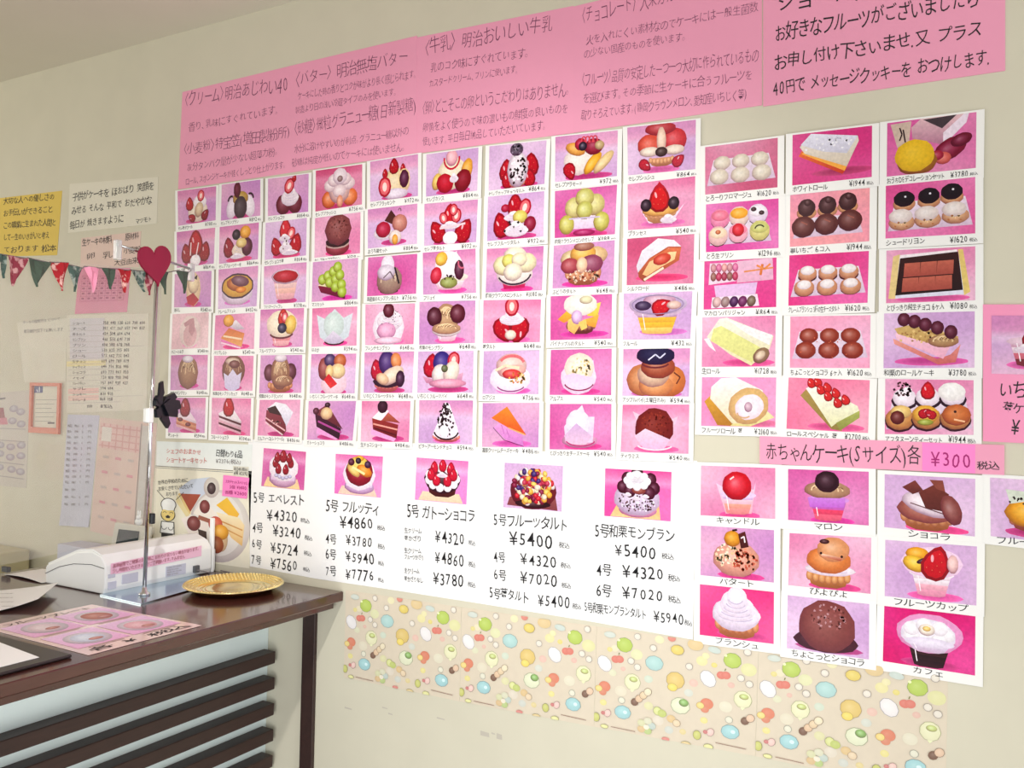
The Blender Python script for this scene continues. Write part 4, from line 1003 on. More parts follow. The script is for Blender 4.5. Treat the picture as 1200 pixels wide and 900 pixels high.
B_ = [
 (((827,173),(912,162),(911.6,220),(827,228.6)), 'six white mochi puffs in a tray', r01, RSE, 'とろーりフロマージュ', '¥1620'),
 (((929.4,159),(1022.4,148),(1022,208),(929,218)), 'a white roll cake on an orange board', r02, ((214, 60, 130), (226, 100, 160)), 'ホワイトロール', '¥1944'),
 (((1040,145),(1144.4,132),(1143.6,197.4),(1039.4,207.6)), 'a round yellow cake, berries and an open box', r03, ((214, 100, 160), (226, 150, 185)), 'おうちDEデコレーションセット', '¥3780'),
 (((828,240),(913,233),(913,291),(828,296)), 'six decorated pudding cups', r04, ((220, 80, 160), (232, 150, 200)), 'とろ生プリン', '¥1296'),
 (((926.6,228.6),(1019.6,220.6),(1019,283),(926,289.6)), 'six chocolate-covered puffs', r05, ((244, 170, 170), (240, 160, 180)), '夢いちご 6コ入', '¥1944'),
 (((1038.4,218.4),(1143,208),(1143,274),(1038,280)), 'three black-glazed and three cream choux', r06, ((220, 90, 150), (232, 140, 185)), 'シュードリヨン', '¥1620'),
 (((826,306),(910.4,302),(910,360),(825,363)), 'gift boxes of macarons with a ribbon', r07, ((220, 70, 140), (226, 100, 160)), 'マカロンパリジャン', '¥864'),
 (((925.6,299.6),(1018.6,294.4),(1017,355),(924.4,358.6)), 'six white-topped cheese tarts', r08, ((222, 60, 130), (236, 120, 180)), 'クレームブランシュ 3種の生チーズタルト', '¥1620'),
 (((1039,294),(1143,289),(1143,352),(1038.6,355.6)), 'six squares of raw chocolate in a box', r09, PNK, 'とびっきり純生チョコ 6ヶ入', '¥1080'),
 (((823.6,372),(909.6,370),(909,429.6),(823,430)), 'a pale green roll cake in paper', r10, PNK, '生ロール', '¥1728'),
 (((926.6,371),(1020.4,369.6),(1019.6,431.4),(926,431)), 'six brown truffle chocolates', r11, ((244, 160, 185), (240, 190, 214)), 'ちょこっとショコラ 6ヶ入', '¥1620'),
 (((1036.4,367.6),(1142.4,365),(1142,431),(1035.6,431.6)), 'a chestnut roll cake with a row of chestnuts', r12, LILA, '和栗のロールケーキ', '¥3780'),
 (((823,442),(910,442.4),(909,501),(822,499)), 'a cream-filled roll cake cut at the end', r13, ((232, 150, 190), (236, 180, 214)), 'フルーツロール 苺', '¥2160'),
 (((924.6,442.4),(1019.6,445.6),(1017.6,507.4),(922,502.4)), 'a strawberry-topped roll cake', r14, ((236, 130, 160), (244, 180, 196)), 'ロールスペシャル 苺', '¥2700'),
 (((1037.6,444),(1141,445.6),(1141,509.6),(1037,508.6)), 'an assortment of six small cakes in a tray', r15, PNK, 'アフタヌーンティーセット', '¥1944'),
]
for i, (q, d, fn, bgc, nm, pr) in enumerate(B_):
    r, c = divmod(i, 3)
    card(q, d, '%s row %s in gift cake block' % (['top', 'second', 'third', 'fourth', 'bottom'][r], ['left', 'middle', 'right'][c]), fn, bgc, nm, pr, 'menu cards of the gift cake block', fold=None, side=0.0108, top=0.003, cap=0.0158, lift=0.0014 + 0.0008 * ((c + r) % 2) + 0.0003 * (4 - r), sz=0.0098)

C_ = [
 (((822,545.4),(909,548.4),(909,608),(821.4,603.6)), 'a jelly cup with one red strawberry', b01, PNK, 'キャンドル'),
 (((924,549.4),(1018.4,552.6),(1018.4,615.6),(924,609)), 'a chestnut cream cup with a dark chestnut', b02, MAG, 'マロン'),
 (((1037,555.6),(1143,561),(1142.5,628.5),(1036.5,617.5)), 'a chocolate tart with chocolate blocks', b03, LILA, 'ショコラ'),
 (((822,615.6),(907.6,621),(907.4,682.4),(821.4,673.6)), 'a crumble tart with a yellow ball', b04, MIXD, 'パタート'),
 (((925.6,624.4),(1021.4,630),(1020.4,695.6),(924,685.4)), 'a chick-shaped choux tart', b05, PNK, 'ぴよぴよ'),
 (((1037.7,632.2),(1145,640.1),(1144.3,709.2),(1037,698)), 'a clear fruit cup with a strawberry', b06, LILA, 'フルーツカップ'),
 (((820.6,684.4),(907.4,693),(907,754.4),(820.4,743.6)), 'a white whipped cream tart', b07, ((232, 60, 130), (240, 110, 165)), 'ブランシュ'),
 (((923.4,697),(1019,707.4),(1018.6,772.4),(922.4,759)), 'a dark cocoa cake mound', b08, LILA, 'ちょこっとショコラ'),
 (((1036.5,709),(1143.2,722),(1142.7,791.3),(1034.7,774.3)), 'a coffee jelly cup with cream', b09, ((214, 20, 110), (232, 90, 160)), 'カフェ'),
]
for i, (q, d, fn, bgc, nm) in enumerate(C_):
    r, c = divmod(i, 3)
    card(q, d, '%s row %s below pink banner' % (['top', 'middle', 'bottom'][r], ['left', 'middle', 'right'][c]), fn, bgc, nm, '', 'menu cards below the pink banner', fold=None, side=0.0105, top=0.006, cap=0.0155, lift=0.0014 + 0.0008 * ((c + r) % 2) + 0.0003 * (2 - r), mid=True, sz=0.010)
card(((1160.2,559.5),(1268,566),(1268,640),(1161,628)), 'a mango tart with a strawberry', 'at the photo edge beside the chocolate tart card', b10, LILA, 'フルーツタルト', '', 'menu cards below the pink banner', fold=None, side=0.0105, top=0.005, cap=0.0125, lift=0.0012, mid=True, sz=0.010)

# ------------------------------------------------------------------ pink explanation sheets
def pk(quad, label, lines, t=0.0007, y=0.0, mat='pink', pen='pen'):
    o = sheet('pink_sheet', quad, mat, label, 'sign', 'pink explanation sheets along the top', t=t, y=0)
    if y:
        o.location.y -= y
        o.matrix_world = Matrix.Translation(o.location)
    T = Text(off=t + y + 0.0004)
    for tx, p, q, h, *w in lines:
        T.wl(tx, p, q, h, w[0] if w else -0.016)
    T.done(o, pen)
    return o


pk([(214,108),(340,77.5),(340,202.5),(209,222)], 'pink handwritten sheet about cream and flour, leftmost of the top row', [
  ('〈クリーム〉明治あじわい40', (215,126), (337.5,107.5), 17), ('香り、乳味にすぐれています。', (221,155), (327,134), 10),
  ('〈小麦粉〉特宝笠(増田製粉所)', (214,182.5), (340,161), 13), ('灰分タンパク量が少ない超薄力粉。', (219,202), (326,182), 9.5),
  ('ロール、スポンジケーキが軽くしっとり仕上がります。', (217.5,217.5), (335,197.5), 8.5)])
pk([(340,77.5),(489,42),(489,180),(340,202.5)], 'pink handwritten sheet about butter and sugar, second of the top row', [
  ('〈バター〉 明治無塩バター', (345,103), (477.5,75), 16), ('ケーキにした時の香りとコクが味がより長く感じられます。', (349,118), (488,92), 9.5),
  ('製造より日の浅い冷蔵タイプのみを使います。', (346,134), (465,112), 8.5), ('〈砂糖〉微粒グラニュー糖(日新製糖)', (344,160), (488,131), 16),
  ('水分に溶けやすいのが利点。グラニュー糖以外の', (345,180), (479,159), 9.5), ('砂糖は純度が低いのでケーキには使いません。', (342.5,196), (475,177), 9.5)], t=0.001)
pk([(489,44),(672,7),(672,156),(489,180)], 'pink handwritten sheet about milk and eggs, third of the top row', [
  ('〈牛乳〉 明治おいしい牛乳', (496,66), (647.5,38), 19), ('乳のコク味にすぐれています。', (504,86), (620,67.5), 11.5),
  ('カスタードクリーム、プリンに使います。', (502.5,102.5), (607.5,86), 9), ('〈卵〉どこそこの卵というこだわりはありません。', (494,135), (667.5,112.5), 15),
  ('卵黄をよく使うので味の濃いもの鮮度の良いものを', (495,156), (666,132.5), 11), ('使います。平日毎日納品していただいています。', (495,172.5), (640,152.5), 11)])
pk([(672,8),(893,-46),(893,123.5),(672,156)], 'pink handwritten sheet about chocolate and fruit, fourth of the top row', [
  ('〈チョコレート〉 大東カカオ クーベルチュール', (681,30), (888,-22), 20), ('火を入れにくい素材なのでケーキには一般生菌数', (687,53), (888,14), 11),
  ('の少ない国産のものを使います。', (684,69), (804,48), 10.5), ('〈フルーツ〉品質の安定した一つ一つ大切に作られているもの', (681,102), (889,73), 15),
  ('を選びます。その季節に生ケーキに合うフルーツを', (683,122), (882,94), 11.5), ('取りそろえています。(静岡クラウンメロン、愛知産いちじく等)', (681,141), (875,117), 11.5)], t=0.001)
pk([(894.5,-48),(1178,-110),(1178,83),(894.5,125)], 'pink sheet with bold black lettering about message cookies, rightmost of top row', [
  ('ショートケーキに', (909,17), (1090,-14), 22, 0.0), ('お好きなフルーツがございましたら', (907,51), (1147,9), 20, 0.0),
  ('お申し付け下さいませ.又 プラス', (906.7,82.7), (1151,43), 17, 0.0), ('40円で メッセージクッキーを おつけします.', (905,113), (1160,77), 17, 0.0)], t=0.0014, pen='ink')

# banner over the small cakes
o = sheet('banner_strip', [(891,511),(1177,521.5),(1177,556.5),(891,543)], 'pink', 'long pink paper strip announcing baby cakes at 300 yen', 'sign', t=0.0038)
hp = [on_wall(*p) for p in ((1081,518.5),(1143,521),(1143,554.5),(1081,551.8))]
mk('price_patch', [Vector((p.x, -0.0040, p.z)) for p in hp], [(0, 1, 2, 3)], 'hot', o)
Text(off=0.0043).wl('赤ちゃんケーキ(Sサイズ)各', (897,540), (1079,545), 20.5, -0.006).wl('税込', (1144,550), (1171,551.5), 10, 0.014).done(o, 'redink' if False else 'ink')
Text(off=0.0043).wl('¥300', (1089,546), (1139,548.5), 18, 0.0).done(o, 'magpen')

# strawberry offer at the right edge
o = sheet('pink_sheet', [(1152,357),(1300,357),(1300,524),(1152,517)], 'hot', 'glossy pink sheet with a glass of strawberry cake, at the right edge', 'sign', t=0.003)
M['pink_gloss'] = material('laminated_pink', (250, 150, 190), 0.15, noise=0.03, nscale=4, coat=0.6)
o.data.materials[0] = M['pink_gloss']
q = [on_wall(*p) for p in ((1162,370),(1290,370),(1290,441),(1162,438))]
P = Pic(*q, off=0.0034)
P.bg(LILA[0], PNK[1], 0.34)
P.shade(60, 84, 34, col=(190, 90, 150)).cup(60, 44, 34, 40, [(226, 190, 206), (246, 230, 236), (214, 120, 130), (120, 50, 50)]).straw(56, 40, 14, 10).straw(76, 38, 14, -10).swirl(50, 58, 16, 10)
P.done(o)
Text(off=0.0034).wl('いちごの日', (1169,467), (1255,470), 19, 0.0).wl('苺ケーキ', (1175,483), (1222,485), 11, 0.014).wl('¥ 500', (1183,510), (1236,513), 19, 0.006).done(o)

# ------------------------------------------------------------------ price sheets of the whole cakes
def price(quad, pic, draw, bgc, lines, label, t, fold=0.2):
    o = sheet('price_sheet', quad, 'sheet', label, 'sign', 'white price sheets of whole cakes', t=t)
    q = [on_wall(*p) for p in pic]
    P = Pic(*[Vector((p.x, 0, p.z)) for p in q], off=t + 0.0003)
    P.bg(*bgc, fold)
    draw(P)
    P.done(o)
    T = Text(off=t + 0.0005)
    for tx, p, q_, h, *w in lines:
        T.wl(tx, p, q_, h, w[0] if w else 0.007)
    T.done(o)
    return o


Z = '税込'
price([(291,515),(374,516),(370,678),(293,663.5)], ((309.4,525),(359,529.5),(356.5,574.5),(306.5,569.5)), q01, MAG, [
 ('5号 エベレスト', (297,588), (357,593.5), 12), ('¥4320', (312,609), (349,612.5), 12.5), (Z, (352,612), (362.5,613.6), 5),
 ('4号', (295.6,623), (307.6,625), 11), ('¥3240', (319.4,627.5), (353,631.5), 12), (Z, (357,632), (366,634), 5),
 ('6号', (295,642), (307,643.5), 11), ('¥5724', (316.6,647.5), (350,651.5), 12), (Z, (356,650), (365,652), 5),
 ('7号', (294.4,661), (306.4,663), 11), ('¥7560', (316.4,665), (349,669.5), 12), (Z, (355,669), (363,670.6), 5)],
 'white price sheet of a white strawberry cake, leftmost of the whole cake sheets', 0.0006)
price([(374,516),(460,518),(458,691),(370,678)], ((393.8,531.8),(449.3,535),(446.7,583.3),(392.2,578.2)), q02, ((236, 130, 200), (240, 170, 214)), [
 ('5号 フルッティ', (382,597.8), (444.4,604.6), 13), ('¥4860', (398,617.8), (438,620.5), 13), (Z, (442,620.6), (451.5,622), 5.5),
 ('4号', (381.6,636.7), (394.4,637.6), 11.5), ('¥3780', (405,639), (437,641.8), 12), (Z, (443,642.5), (451,643.7), 5),
 ('6号', (381.6,654.4), (394,655.7), 11.5), ('¥5940', (404.4,658.2), (439.3,661.5), 12), (Z, (443,661.7), (450,663), 5),
 ('7号', (381.6,674.2), (394,676), 11.5), ('¥7776', (404.4,678.5), (439,681.5), 12.5), (Z, (443,681.5), (450,683), 5)],
 'white price sheet of a fruit-topped white cake, second of the whole cake sheets', 0.0009)
price([(460,518),(562,524),(558,706.5),(458,691)], ((488.5,536),(549.2,540.5),(546.8,591.2),(486.5,585.5)), q03, ((236, 140, 210), (244, 180, 224)), [
 ('5号 ガトーショコラ', (477,606.2), (556.7,611.8), 14.5), ('生クリーム', (474,625), (494.4,626), 6.5, 0.01), ('苺かざり', (473.8,633.5), (494,634.6), 6.5, 0.01), ('¥4320', (509,635), (545,638.8), 14), (Z, (549,638.6), (557,639.6), 6),
 ('生クリーム', (474,648.3), (494,649.3), 6.5, 0.01), ('フルーツかざり', (474,655.5), (497,656.7), 6, 0.01), ('¥4860', (509,660.4), (544.4,663.8), 14), (Z, (549,663.8), (557,665), 6),
 ('生クリーム', (474,672), (492,673), 6.5, 0.01), ('苺かざりなし', (474,681.5), (496,683), 6, 0.01), ('¥3780', (507,684), (544,687.6), 13.5), (Z, (548,687), (557,689), 6)],
 'white price sheet of a chocolate cake ringed with strawberries, middle of the whole cake sheets', 0.0006)
price([(562,526),(690,531),(684.5,727),(558,706.5)], ((591.8,542.2),(660.2,546),(658.5,599.6),(590,594.3)), q04, LILA, [
 ('5号フルーツタルト', (578,615.3), (665.5,622.8), 14), ('¥5400', (596,637.5), (648.4,642.6), 15), (Z, (654.8,642.2), (667.5,643.6), 7),
 ('4号', (578.3,658), (592.3,659.3), 12.5), ('¥4320', (609,660.5), (653,665), 13), (Z, (657,665), (669,667), 6),
 ('6号', (578.3,678.7), (593.5,680.5), 13), ('¥7020', (609,683), (654,687.4), 13.5), (Z, (658,688), (669,689.6), 6),
 ('5号苺タルト', (573.4,700.5), (620,707), 12.5, 0.008), ('¥5400', (629.6,709.3), (669,713.3), 14), (Z, (671,712.6), (681,714.2), 6)],
 'white price sheet of a mixed fruit tart, fourth of the whole cake sheets', 0.0009, fold=None)
price([(690,533),(817,540),(812,749.5),(684.5,727)], ((709.5,548.8),(787.2,553),(786,611),(708.3,604.5)), q05, ((236, 90, 165), (240, 130, 190)), [
 ('5号和栗モンブラン', (696.8,628), (790.4,635.5), 14), ('¥5400', (719.3,650.8), (769.6,655), 14), (Z, (775,654.8), (789.7,656), 7),
 ('4号', (698.8,673.5), (716.4,675), 13), ('¥4320', (728.6,675.8), (778.7,680), 13.5), (Z, (783,680.8), (797,682.2), 7),
 ('6号', (698.8,697.8), (716.4,699.3), 13), ('¥7020', (728.6,700.8), (778,705), 13.5), (Z, (783,705.4), (797,707), 7),
 ('5号和栗モンブランタルト', (684.8,716.5), (757.4,726), 11, 0.014), ('¥5940', (765.5,728), (802,731.5), 12, 0.008), (Z, (802,732), (811,733.7), 6, 0.01)],
 'white price sheet of a chestnut cream cake, rightmost of the whole cake sheets', 0.0006)

# ------------------------------------------------------------------ patterned paper along the bottom
S4 = [[(405.4,691.4),(541,711.5),(538.6,821.8),(403,793.5)], [(541.4,711.5),(699.3,734),(696,851.5),(539,821.8)], [(699.6,734),(889,761),(885,886),(696.4,851.5)], [(889.4,761),(1111,791),(1108,932),(885.4,886)]]
WH_ = ['leftmost, beside the counter end', 'second from the left, below chocolate and fruit tart prices', 'third from the left, below the chestnut cake price', 'rightmost, below the cocoa cake and coffee jelly cards']
LN = (110, 100, 88)
for k, quad in enumerate(S4):
    o = sheet('patterned_paper', quad, 'flat', 'beige fruit-patterned paper, ' + WH_[k], 'wrapping paper', 'patterned papers along the wall', t=0.0005)
    a = o.data.color_attributes.new('Col', 'FLOAT_COLOR', 'POINT')
    bgp = lin((216, 203, 182))
    a.data.foreach_set('color', [x for _ in o.data.vertices for x in bgp])
    q = [on_wall(*p) for p in quad]
    P = Pic(*[Vector((p.x, 0, p.z)) for p in q], W=875, H=660, off=0.0006)

    def cv(x, y):
        x1 = x - 30
        t = (y - (8 + .151 * x1)) / (657 + .044 * x1)
        return x1, t * 660

    def blob(x, y, rx, ry, c, ln=LN, rot=0, wob=0.03):
        X, Y = cv(x, y)
        P.e(X, Y, rx + 1.5, ry + 1.5, mix(ln, (216, 203, 182), .25), rot, edge=0, hi=0, wob=wob, seg=24)
        P.e(X, Y, rx - .5, ry - .5, mix(c, (216, 203, 182), .22), rot, edge=.05, hi=.15, wob=wob, seg=24)
        return X, Y

    def soft(x, y, r, c, ry=None, rot=0):
        X, Y = cv(x, y)
        P.e(X, Y, r, ry or r, mix(c, (216, 203, 182), .42), rot, edge=0, hi=.1)
    for x, y, r, c in ((140, 150, 22, (236, 226, 190)), (110, 158, 16, (226, 214, 110)), (265, 190, 34, (222, 230, 170)), (620, 225, 30, (236, 230, 150)), (685, 250, 16, (230, 214, 90)), (860, 275, 40, (222, 226, 150)), (335, 350, 24, (196, 220, 204)), (580, 370, 24, (232, 180, 170)), (775, 378, 18, (226, 170, 160)), (190, 285, 14, (226, 170, 160)), (555, 435, 24, (204, 216, 210)), (640, 612, 20, (234, 224, 120)), (80, 505, 20, (236, 226, 120)), (530, 690, 18, (226, 206, 130)), (455, 680, 24, (196, 208, 206)), (130, 310, 22, (220, 226, 190)), (340, 525, 26, (220, 222, 160)), (395, 620, 30, (222, 214, 200)), (180, 430, 34, (226, 220, 196)), (750, 520, 34, (226, 224, 200)), (640, 190, 20, (240, 236, 170)), (390, 90, 26, (236, 234, 180))):
        soft(x, y, r, c)
    for x, y in ((195, 128), (777, 218)):
        X, Y = blob(x, y, 44, 46, (172, 202, 72), (90, 120, 40)); P.d(X - 34, Y - 26, 8, (236, 244, 190))
    for x, y in ((82, 250), (655, 340)): blob(x, y, 38, 52, (240, 238, 242), (120, 120, 140), -25)
    for x, y in ((157, 222), (735, 315)): soft(x - 12, y, 24, (214, 70, 60)); soft(x + 12, y, 24, (214, 70, 60)); X, Y = cv(x + 6, y - 30); P.l([(X, Y), (X + 4, Y - 14)], 5, (120, 120, 60))
    blob(365, 245, 48, 46, (164, 212, 212), (90, 130, 140))
    for x, y in ((245, 370), (835, 470)):
        X, Y = blob(x, y, 44, 52, (232, 234, 190), (140, 150, 90)); P.e(X + 6, Y - 18, 24, 18, (200, 214, 130)); P.g([(X - 12, Y + 50), (X + 12, Y + 50), (X, Y + 66)], (232, 234, 190))
    X, Y = blob(483, 355, 48, 52, (222, 190, 100), (140, 110, 50)); blob(468, 400, 26, 24, (240, 214, 90), (150, 120, 50))
    X, Y = blob(513, 520, 50, 50, (226, 234, 200), (110, 130, 80)); P.e(X + 18, Y - 22, 26, 24, (140, 184, 100))
    for x, y in ((80, 412), (647, 515)): soft(x + 6, y - 12, 34, (214, 80, 50)); soft(x - 4, y + 24, 22, (210, 90, 60)); blob(x - 28, y, 20, 20, (240, 212, 120), (170, 130, 60))
    for x, y in ((195, 568), (777, 682)): blob(x, y, 45, 42, (150, 208, 216), (70, 120, 140)); blob(x - 8, y - 78, 18, 20, (226, 226, 206), (120, 130, 120)); X, Y = cv(x + 14, y); P.d(X, Y, 12, (214, 238, 240))
    for i, c in enumerate(((100, 64, 48), (222, 186, 150), (226, 200, 160), (236, 224, 190))): blob(262 + i * 24, 500 - i * 22, 20, 24, c, (110, 80, 60), 20)
    for i, c in enumerate(((100, 64, 48), (226, 190, 160))): blob(850 + i * 26, 608 - i * 18, 20, 24, c, (110, 80, 60), 20)
    blob(390, 556, 22, 26, (214, 222, 140), (120, 130, 70)); soft(416, 572, 24, (170, 196, 70)); soft(466, 606, 24, (220, 180, 110)); blob(496, 634, 20, 22, (230, 206, 170), (150, 120, 90))
    for x, y in ((235, 232), (272, 272), (823, 330), (866, 368), (268, 72), (358, 145), (852, 160), (555, 262)): blob(x, y, 18, 20, (232, 226, 214), (130, 120, 120))
    for x, y in ((108, 574), (676, 688)): blob(x, y, 18, 24, (236, 196, 190), (150, 110, 110), 20); soft(x - 26, y - 2, 12, (190, 70, 80))
    for x, y in ((42, 600), (607, 708)): blob(x, y, 20, 28, (196, 200, 100), (110, 110, 60))
    for i in range(5): soft(330 + 32 * math.cos(i * 1.257), 655 + 34 * math.sin(i * 1.257), 22, [(170, 200, 200), (160, 196, 100), (210, 170, 110), (206, 214, 160), (214, 220, 190)][i])
    soft(332, 662, 16, (246, 240, 220))
    blob(490, 155, 34, 30, (226, 202, 90), (150, 120, 60)); soft(585, 118, 42, (222, 188, 120), 36); soft(458, 78, 22, (214, 90, 80)); soft(685, 150, 34, (186, 214, 216), 20, 10); soft(110, 60, 34, (196, 216, 214), 20)
    soft(440, 738, 22, (210, 90, 90), 12); blob(668, 782, 24, 16, (226, 226, 150), (120, 120, 70)); blob(550, 768, 26, 16, (226, 200, 140), (120, 120, 70)); blob(92, 660, 22, 12, (226, 226, 150), (120, 120, 70))
    for x0, x1 in ((130, 270), (705, 860)):
        a_, b_ = cv(x0, 662 + .16 * (x0 - 130)), cv(x1, 662 + .165 * (x1 - 130) + 8)
        P.l([a_, b_], 3.5, (150, 110, 100))
    P.done(o, 'flat', 'printed_pattern')
# ------------------------------------------------------------------ daily set poster
o = sheet('poster', [(184,517),(296,521),(292,666),(178,650)], 'flat', 'poster of a plate of assorted shortcakes with a small cook drawing and a pink note', 'poster', t=0.0006)
a = o.data.color_attributes.new('Col', 'FLOAT_COLOR', 'POINT')
cc = lin((240, 234, 214))
a.data.foreach_set('color', [x for _ in o.data.vertices for x in cc])
q = [on_wall(*p) for p in [(184,517),(296,521),(292,666),(178,650)]]
P = Pic(*[Vector((p.x, 0, p.z)) for p in q], W=112, H=140, off=0.0007)
P.g([(0, 0), (112, 0), (112, 30), (0, 30)], (232, 238, 236), (240, 242, 238))
P.l([(0, 30.5), (112, 31)], .8, (90, 90, 90)).l([(0, 32.5), (112, 33)], .6, (120, 120, 120))
P.g([(30, 56), (44, 44), (66, 40), (72, 60), (34, 70)], (206, 214, 230))
P.e(78, 96, 34, 42, (226, 222, 214), edge=.25, hi=.1, seg=36).e(76, 94, 29, 37, (236, 232, 226), edge=.08, seg=36)
P.e(68, 52, 9, 12, (214, 206, 196), edge=.2).e(68, 53, 5, 7, (52, 22, 26))
P.g([(30, 62), (56, 61), (44, 84)], (170, 70, 40), (150, 50, 26)).l([(30, 62), (44, 85)], 3, (226, 196, 130)).g([(28, 64), (44, 86), (42, 92), (27, 72)], (232, 214, 160))
P.g([(48, 84), (60, 66), (76, 84), (60, 90)], (246, 236, 226)).e(61, 75, 6, 8, (120, 30, 30))
P.g([(74, 72), (86, 62), (100, 80), (96, 88)], (246, 196, 50), (240, 180, 50)).g([(74, 80), (100, 84), (106, 92), (104, 116), (92, 108)], (246, 232, 196), (226, 180, 110)).l([(80, 90), (104, 98)], 1.5, (210, 150, 80)).l([(84, 98), (104, 106)], 1.5, (210, 150, 80))
P.g([(34, 92), (46, 86), (68, 92), (64, 104), (44, 110)], (244, 232, 226)).e(49, 96, 8, 9, (120, 34, 34)).l([(54, 88), (70, 92)], 5, (160, 90, 70)).g([(54, 102), (64, 104), (66, 128), (60, 130)], (60, 36, 30))
P.e(78, 108, 10, 18, (226, 196, 150), -10, .3).e(74, 94, 8, 9, (220, 90, 60)).e(80, 103, 9, 9, (240, 170, 40)).e(76, 118, 8, 10, (170, 90, 50))
P.l([(3, 60), (13, 70)], .7, (60, 60, 60)).l([(36, 60), (27, 70)], .7, (60, 60, 60))
P.e(18, 89, 9, 8, (40, 40, 40), edge=0, hi=0).e(18, 76.5, 9.6, 8.2, (40, 40, 40), edge=0, hi=0).g([(9.4, 76), (26.6, 76), (25.6, 84), (10.4, 84)], (40, 40, 40)).e(18, 88, 8, 8.4, (240, 214, 130), edge=0, hi=0).e(18, 76.5, 8.6, 7.2, (252, 252, 250), edge=.04).g([(10.2, 76), (25.8, 76), (24.8, 83), (11.2, 83)], (250, 250, 248))
P.g([(15, 91), (18, 89), (21, 91), (20, 93), (16, 93)], (30, 20, 20)).arc(14, 87, 2, 1.5, 180, 360, .6, (60, 50, 40)).arc(22, 87, 2, 1.5, 180, 360, .6, (60, 50, 40))
P.g([(10, 97), (26, 97), (27, 112), (9, 112)], (60, 60, 60)).g([(11, 98), (25, 98), (26, 111), (10, 111)], (248, 248, 246)).arc(14, 104, 3, 3, 0, 200, .7, (50, 50, 50)).arc(22, 104, 3, 3, -20, 180, .7, (50, 50, 50)).g([(11, 112), (25, 112), (25, 118), (11, 118)], (36, 32, 34))
P.done(o, 'flat')
yq = 0.0016
Text(off=yq).wl('シェフのおまかせ', (195,531.5), (236,533), 6).wl('ショートケーキセット', (195,541.5), (243,543.5), 6.5).done(o, 'redpen')
Text(off=yq).wl('日替わり6品', (253,535), (284,537), 8, 0.01).wl('世界の平和のために', (185.5,568), (221,565), 5).wl('お安くさせていただいて', (186,575.5), (227,572), 5).wl('おります', (195,582), (209,580.5), 5).done(o)
Text(off=yq).wl('¥2376(税込)', (253,542.5), (283,544), 5).done(o, 'grey')
for nm, quad, mt, off in (('price_slip', [(274,546),(292,547),(291.5,558),(273.5,556.5)], 'cream', .0018), ('pink_note', [(262.5,556.5),(293,560),(290,584.5),(261,581)], 'hot', .0022)):
    pp = [on_wall(*p) for p in quad]
    mk(nm, [Vector((p.x, -off, p.z)) for p in pp], [(0, 1, 2, 3)], mt, o)
Text(off=.0026).wl('¥3240(税込)', (275,551), (291,552), 4, .02).wl('6個 ¥2592', (275,556), (291,557), 4, .02).done(o)
Text(off=.0030).wl('スタデセットスペシャル', (265,566), (291,568.5), 4).wl('5個 ¥1400', (270,572), (290,574), 4).wl('各種 ¥2600', (264.5,578.5), (290,581), 4).done(o, 'magpen')

# ------------------------------------------------------------------ memos at the left, behind the vinyl
yel = material('yellow_memo', (228, 196, 84), 0.6, noise=0.04, nscale=6); M['yel'] = yel
M['memo'] = material('cream_memo', (224, 218, 200), 0.5, noise=0.03, nscale=6)
M['pmemo'] = material('pale_pink_memo', (226, 196, 184), 0.5, noise=0.03, nscale=6)
M['cal'] = material('pink_calendar', (232, 130, 165), 0.5, noise=0.08, nscale=20)
o = sheet('memo', [(-14,234),(73,223.5),(67,299),(-16,301)], 'yel', 'yellow handwritten memo at the left edge above the bunting', 'sign', t=0.0008)
T = Text(off=.0012)
for i, (tx, x1) in enumerate((('大切な人への優しさの', 64), ('お手伝いができること', 62), ('この職業に生まれた人間と', 66), ('して一生のいきがいと考え', 58), ('ております 松本', 66))):
    y = 240 + i * 14.2
    T.wl(tx, (4, y), (x1, y - 6 + i * .9), 7.5, 0.0)
T.done(o)
o = sheet('memo', [(82,215.6),(185.6,207.5),(184,262),(80,273)], 'memo', 'cream handwritten memo with three lines, beside the yellow memo', 'sign', t=0.0008)
T = Text(off=.0012)
T.wl('子供がケーキを ほおばり 笑顔を', (85,236), (181,222.5), 9).wl('みせる そんな 平和で おだやかな', (84,252), (178,239), 9).wl('毎日が 焼きますように', (82,269), (145,260), 9).wl('マツモト', (159,262.5), (178,259.5), 6)
T.done(o)
o = sheet('memo', [(95.6,279),(165.6,271),(163,313),(94.4,314)], 'pmemo', 'pale pink memo of ingredients just above the bunting', 'sign', t=0.0008)
T = Text(off=.0012)
T.wl('生ケーキの材料', (96.5,289), (131,284.5), 8, .006).wl('原材料', (147,282), (163,280), 8).wl('卵  乳', (101,304), (131,302), 7, -.006).wl('大豆由来', (134,312), (162,309), 7, -.004).wl('小麦粉', (145,298), (165,296), 7)
T.done(o)
o = sheet('calendar', [(93,314),(153,314),(149,365.5),(87.8,368)], 'cal', 'pink calendar page partly behind the bunting', 'calendar', t=0.0006)
gq = [on_wall(*p) for p in ((93,314),(153,314),(149,365.5),(87.8,368))]
P = Pic(*[Vector((p.x, 0, p.z)) for p in gq], off=0.0010)
for i in range(8): P.l([(12 + i * 18, 18), (12 + i * 18, 72)], .8, (190, 90, 130))
for j in range(6): P.l([(12, 18 + j * 11), (138, 18 + j * 11)], .8, (190, 90, 130))
for i in range(7):
    for j in range(5): P.g([(16 + i * 18, 21 + j * 11), (24 + i * 18, 21 + j * 11), (24 + i * 18, 25 + j * 11), (16 + i * 18, 25 + j * 11)], (176, 80, 120))
P.done(o, 'flat', 'date_grid')
o = sheet('notice', [(20,378),(79,373),(77,447),(29,448)], 'memo', 'faint cream notice with two short lines, left of the price table', 'sign', t=0.0006)
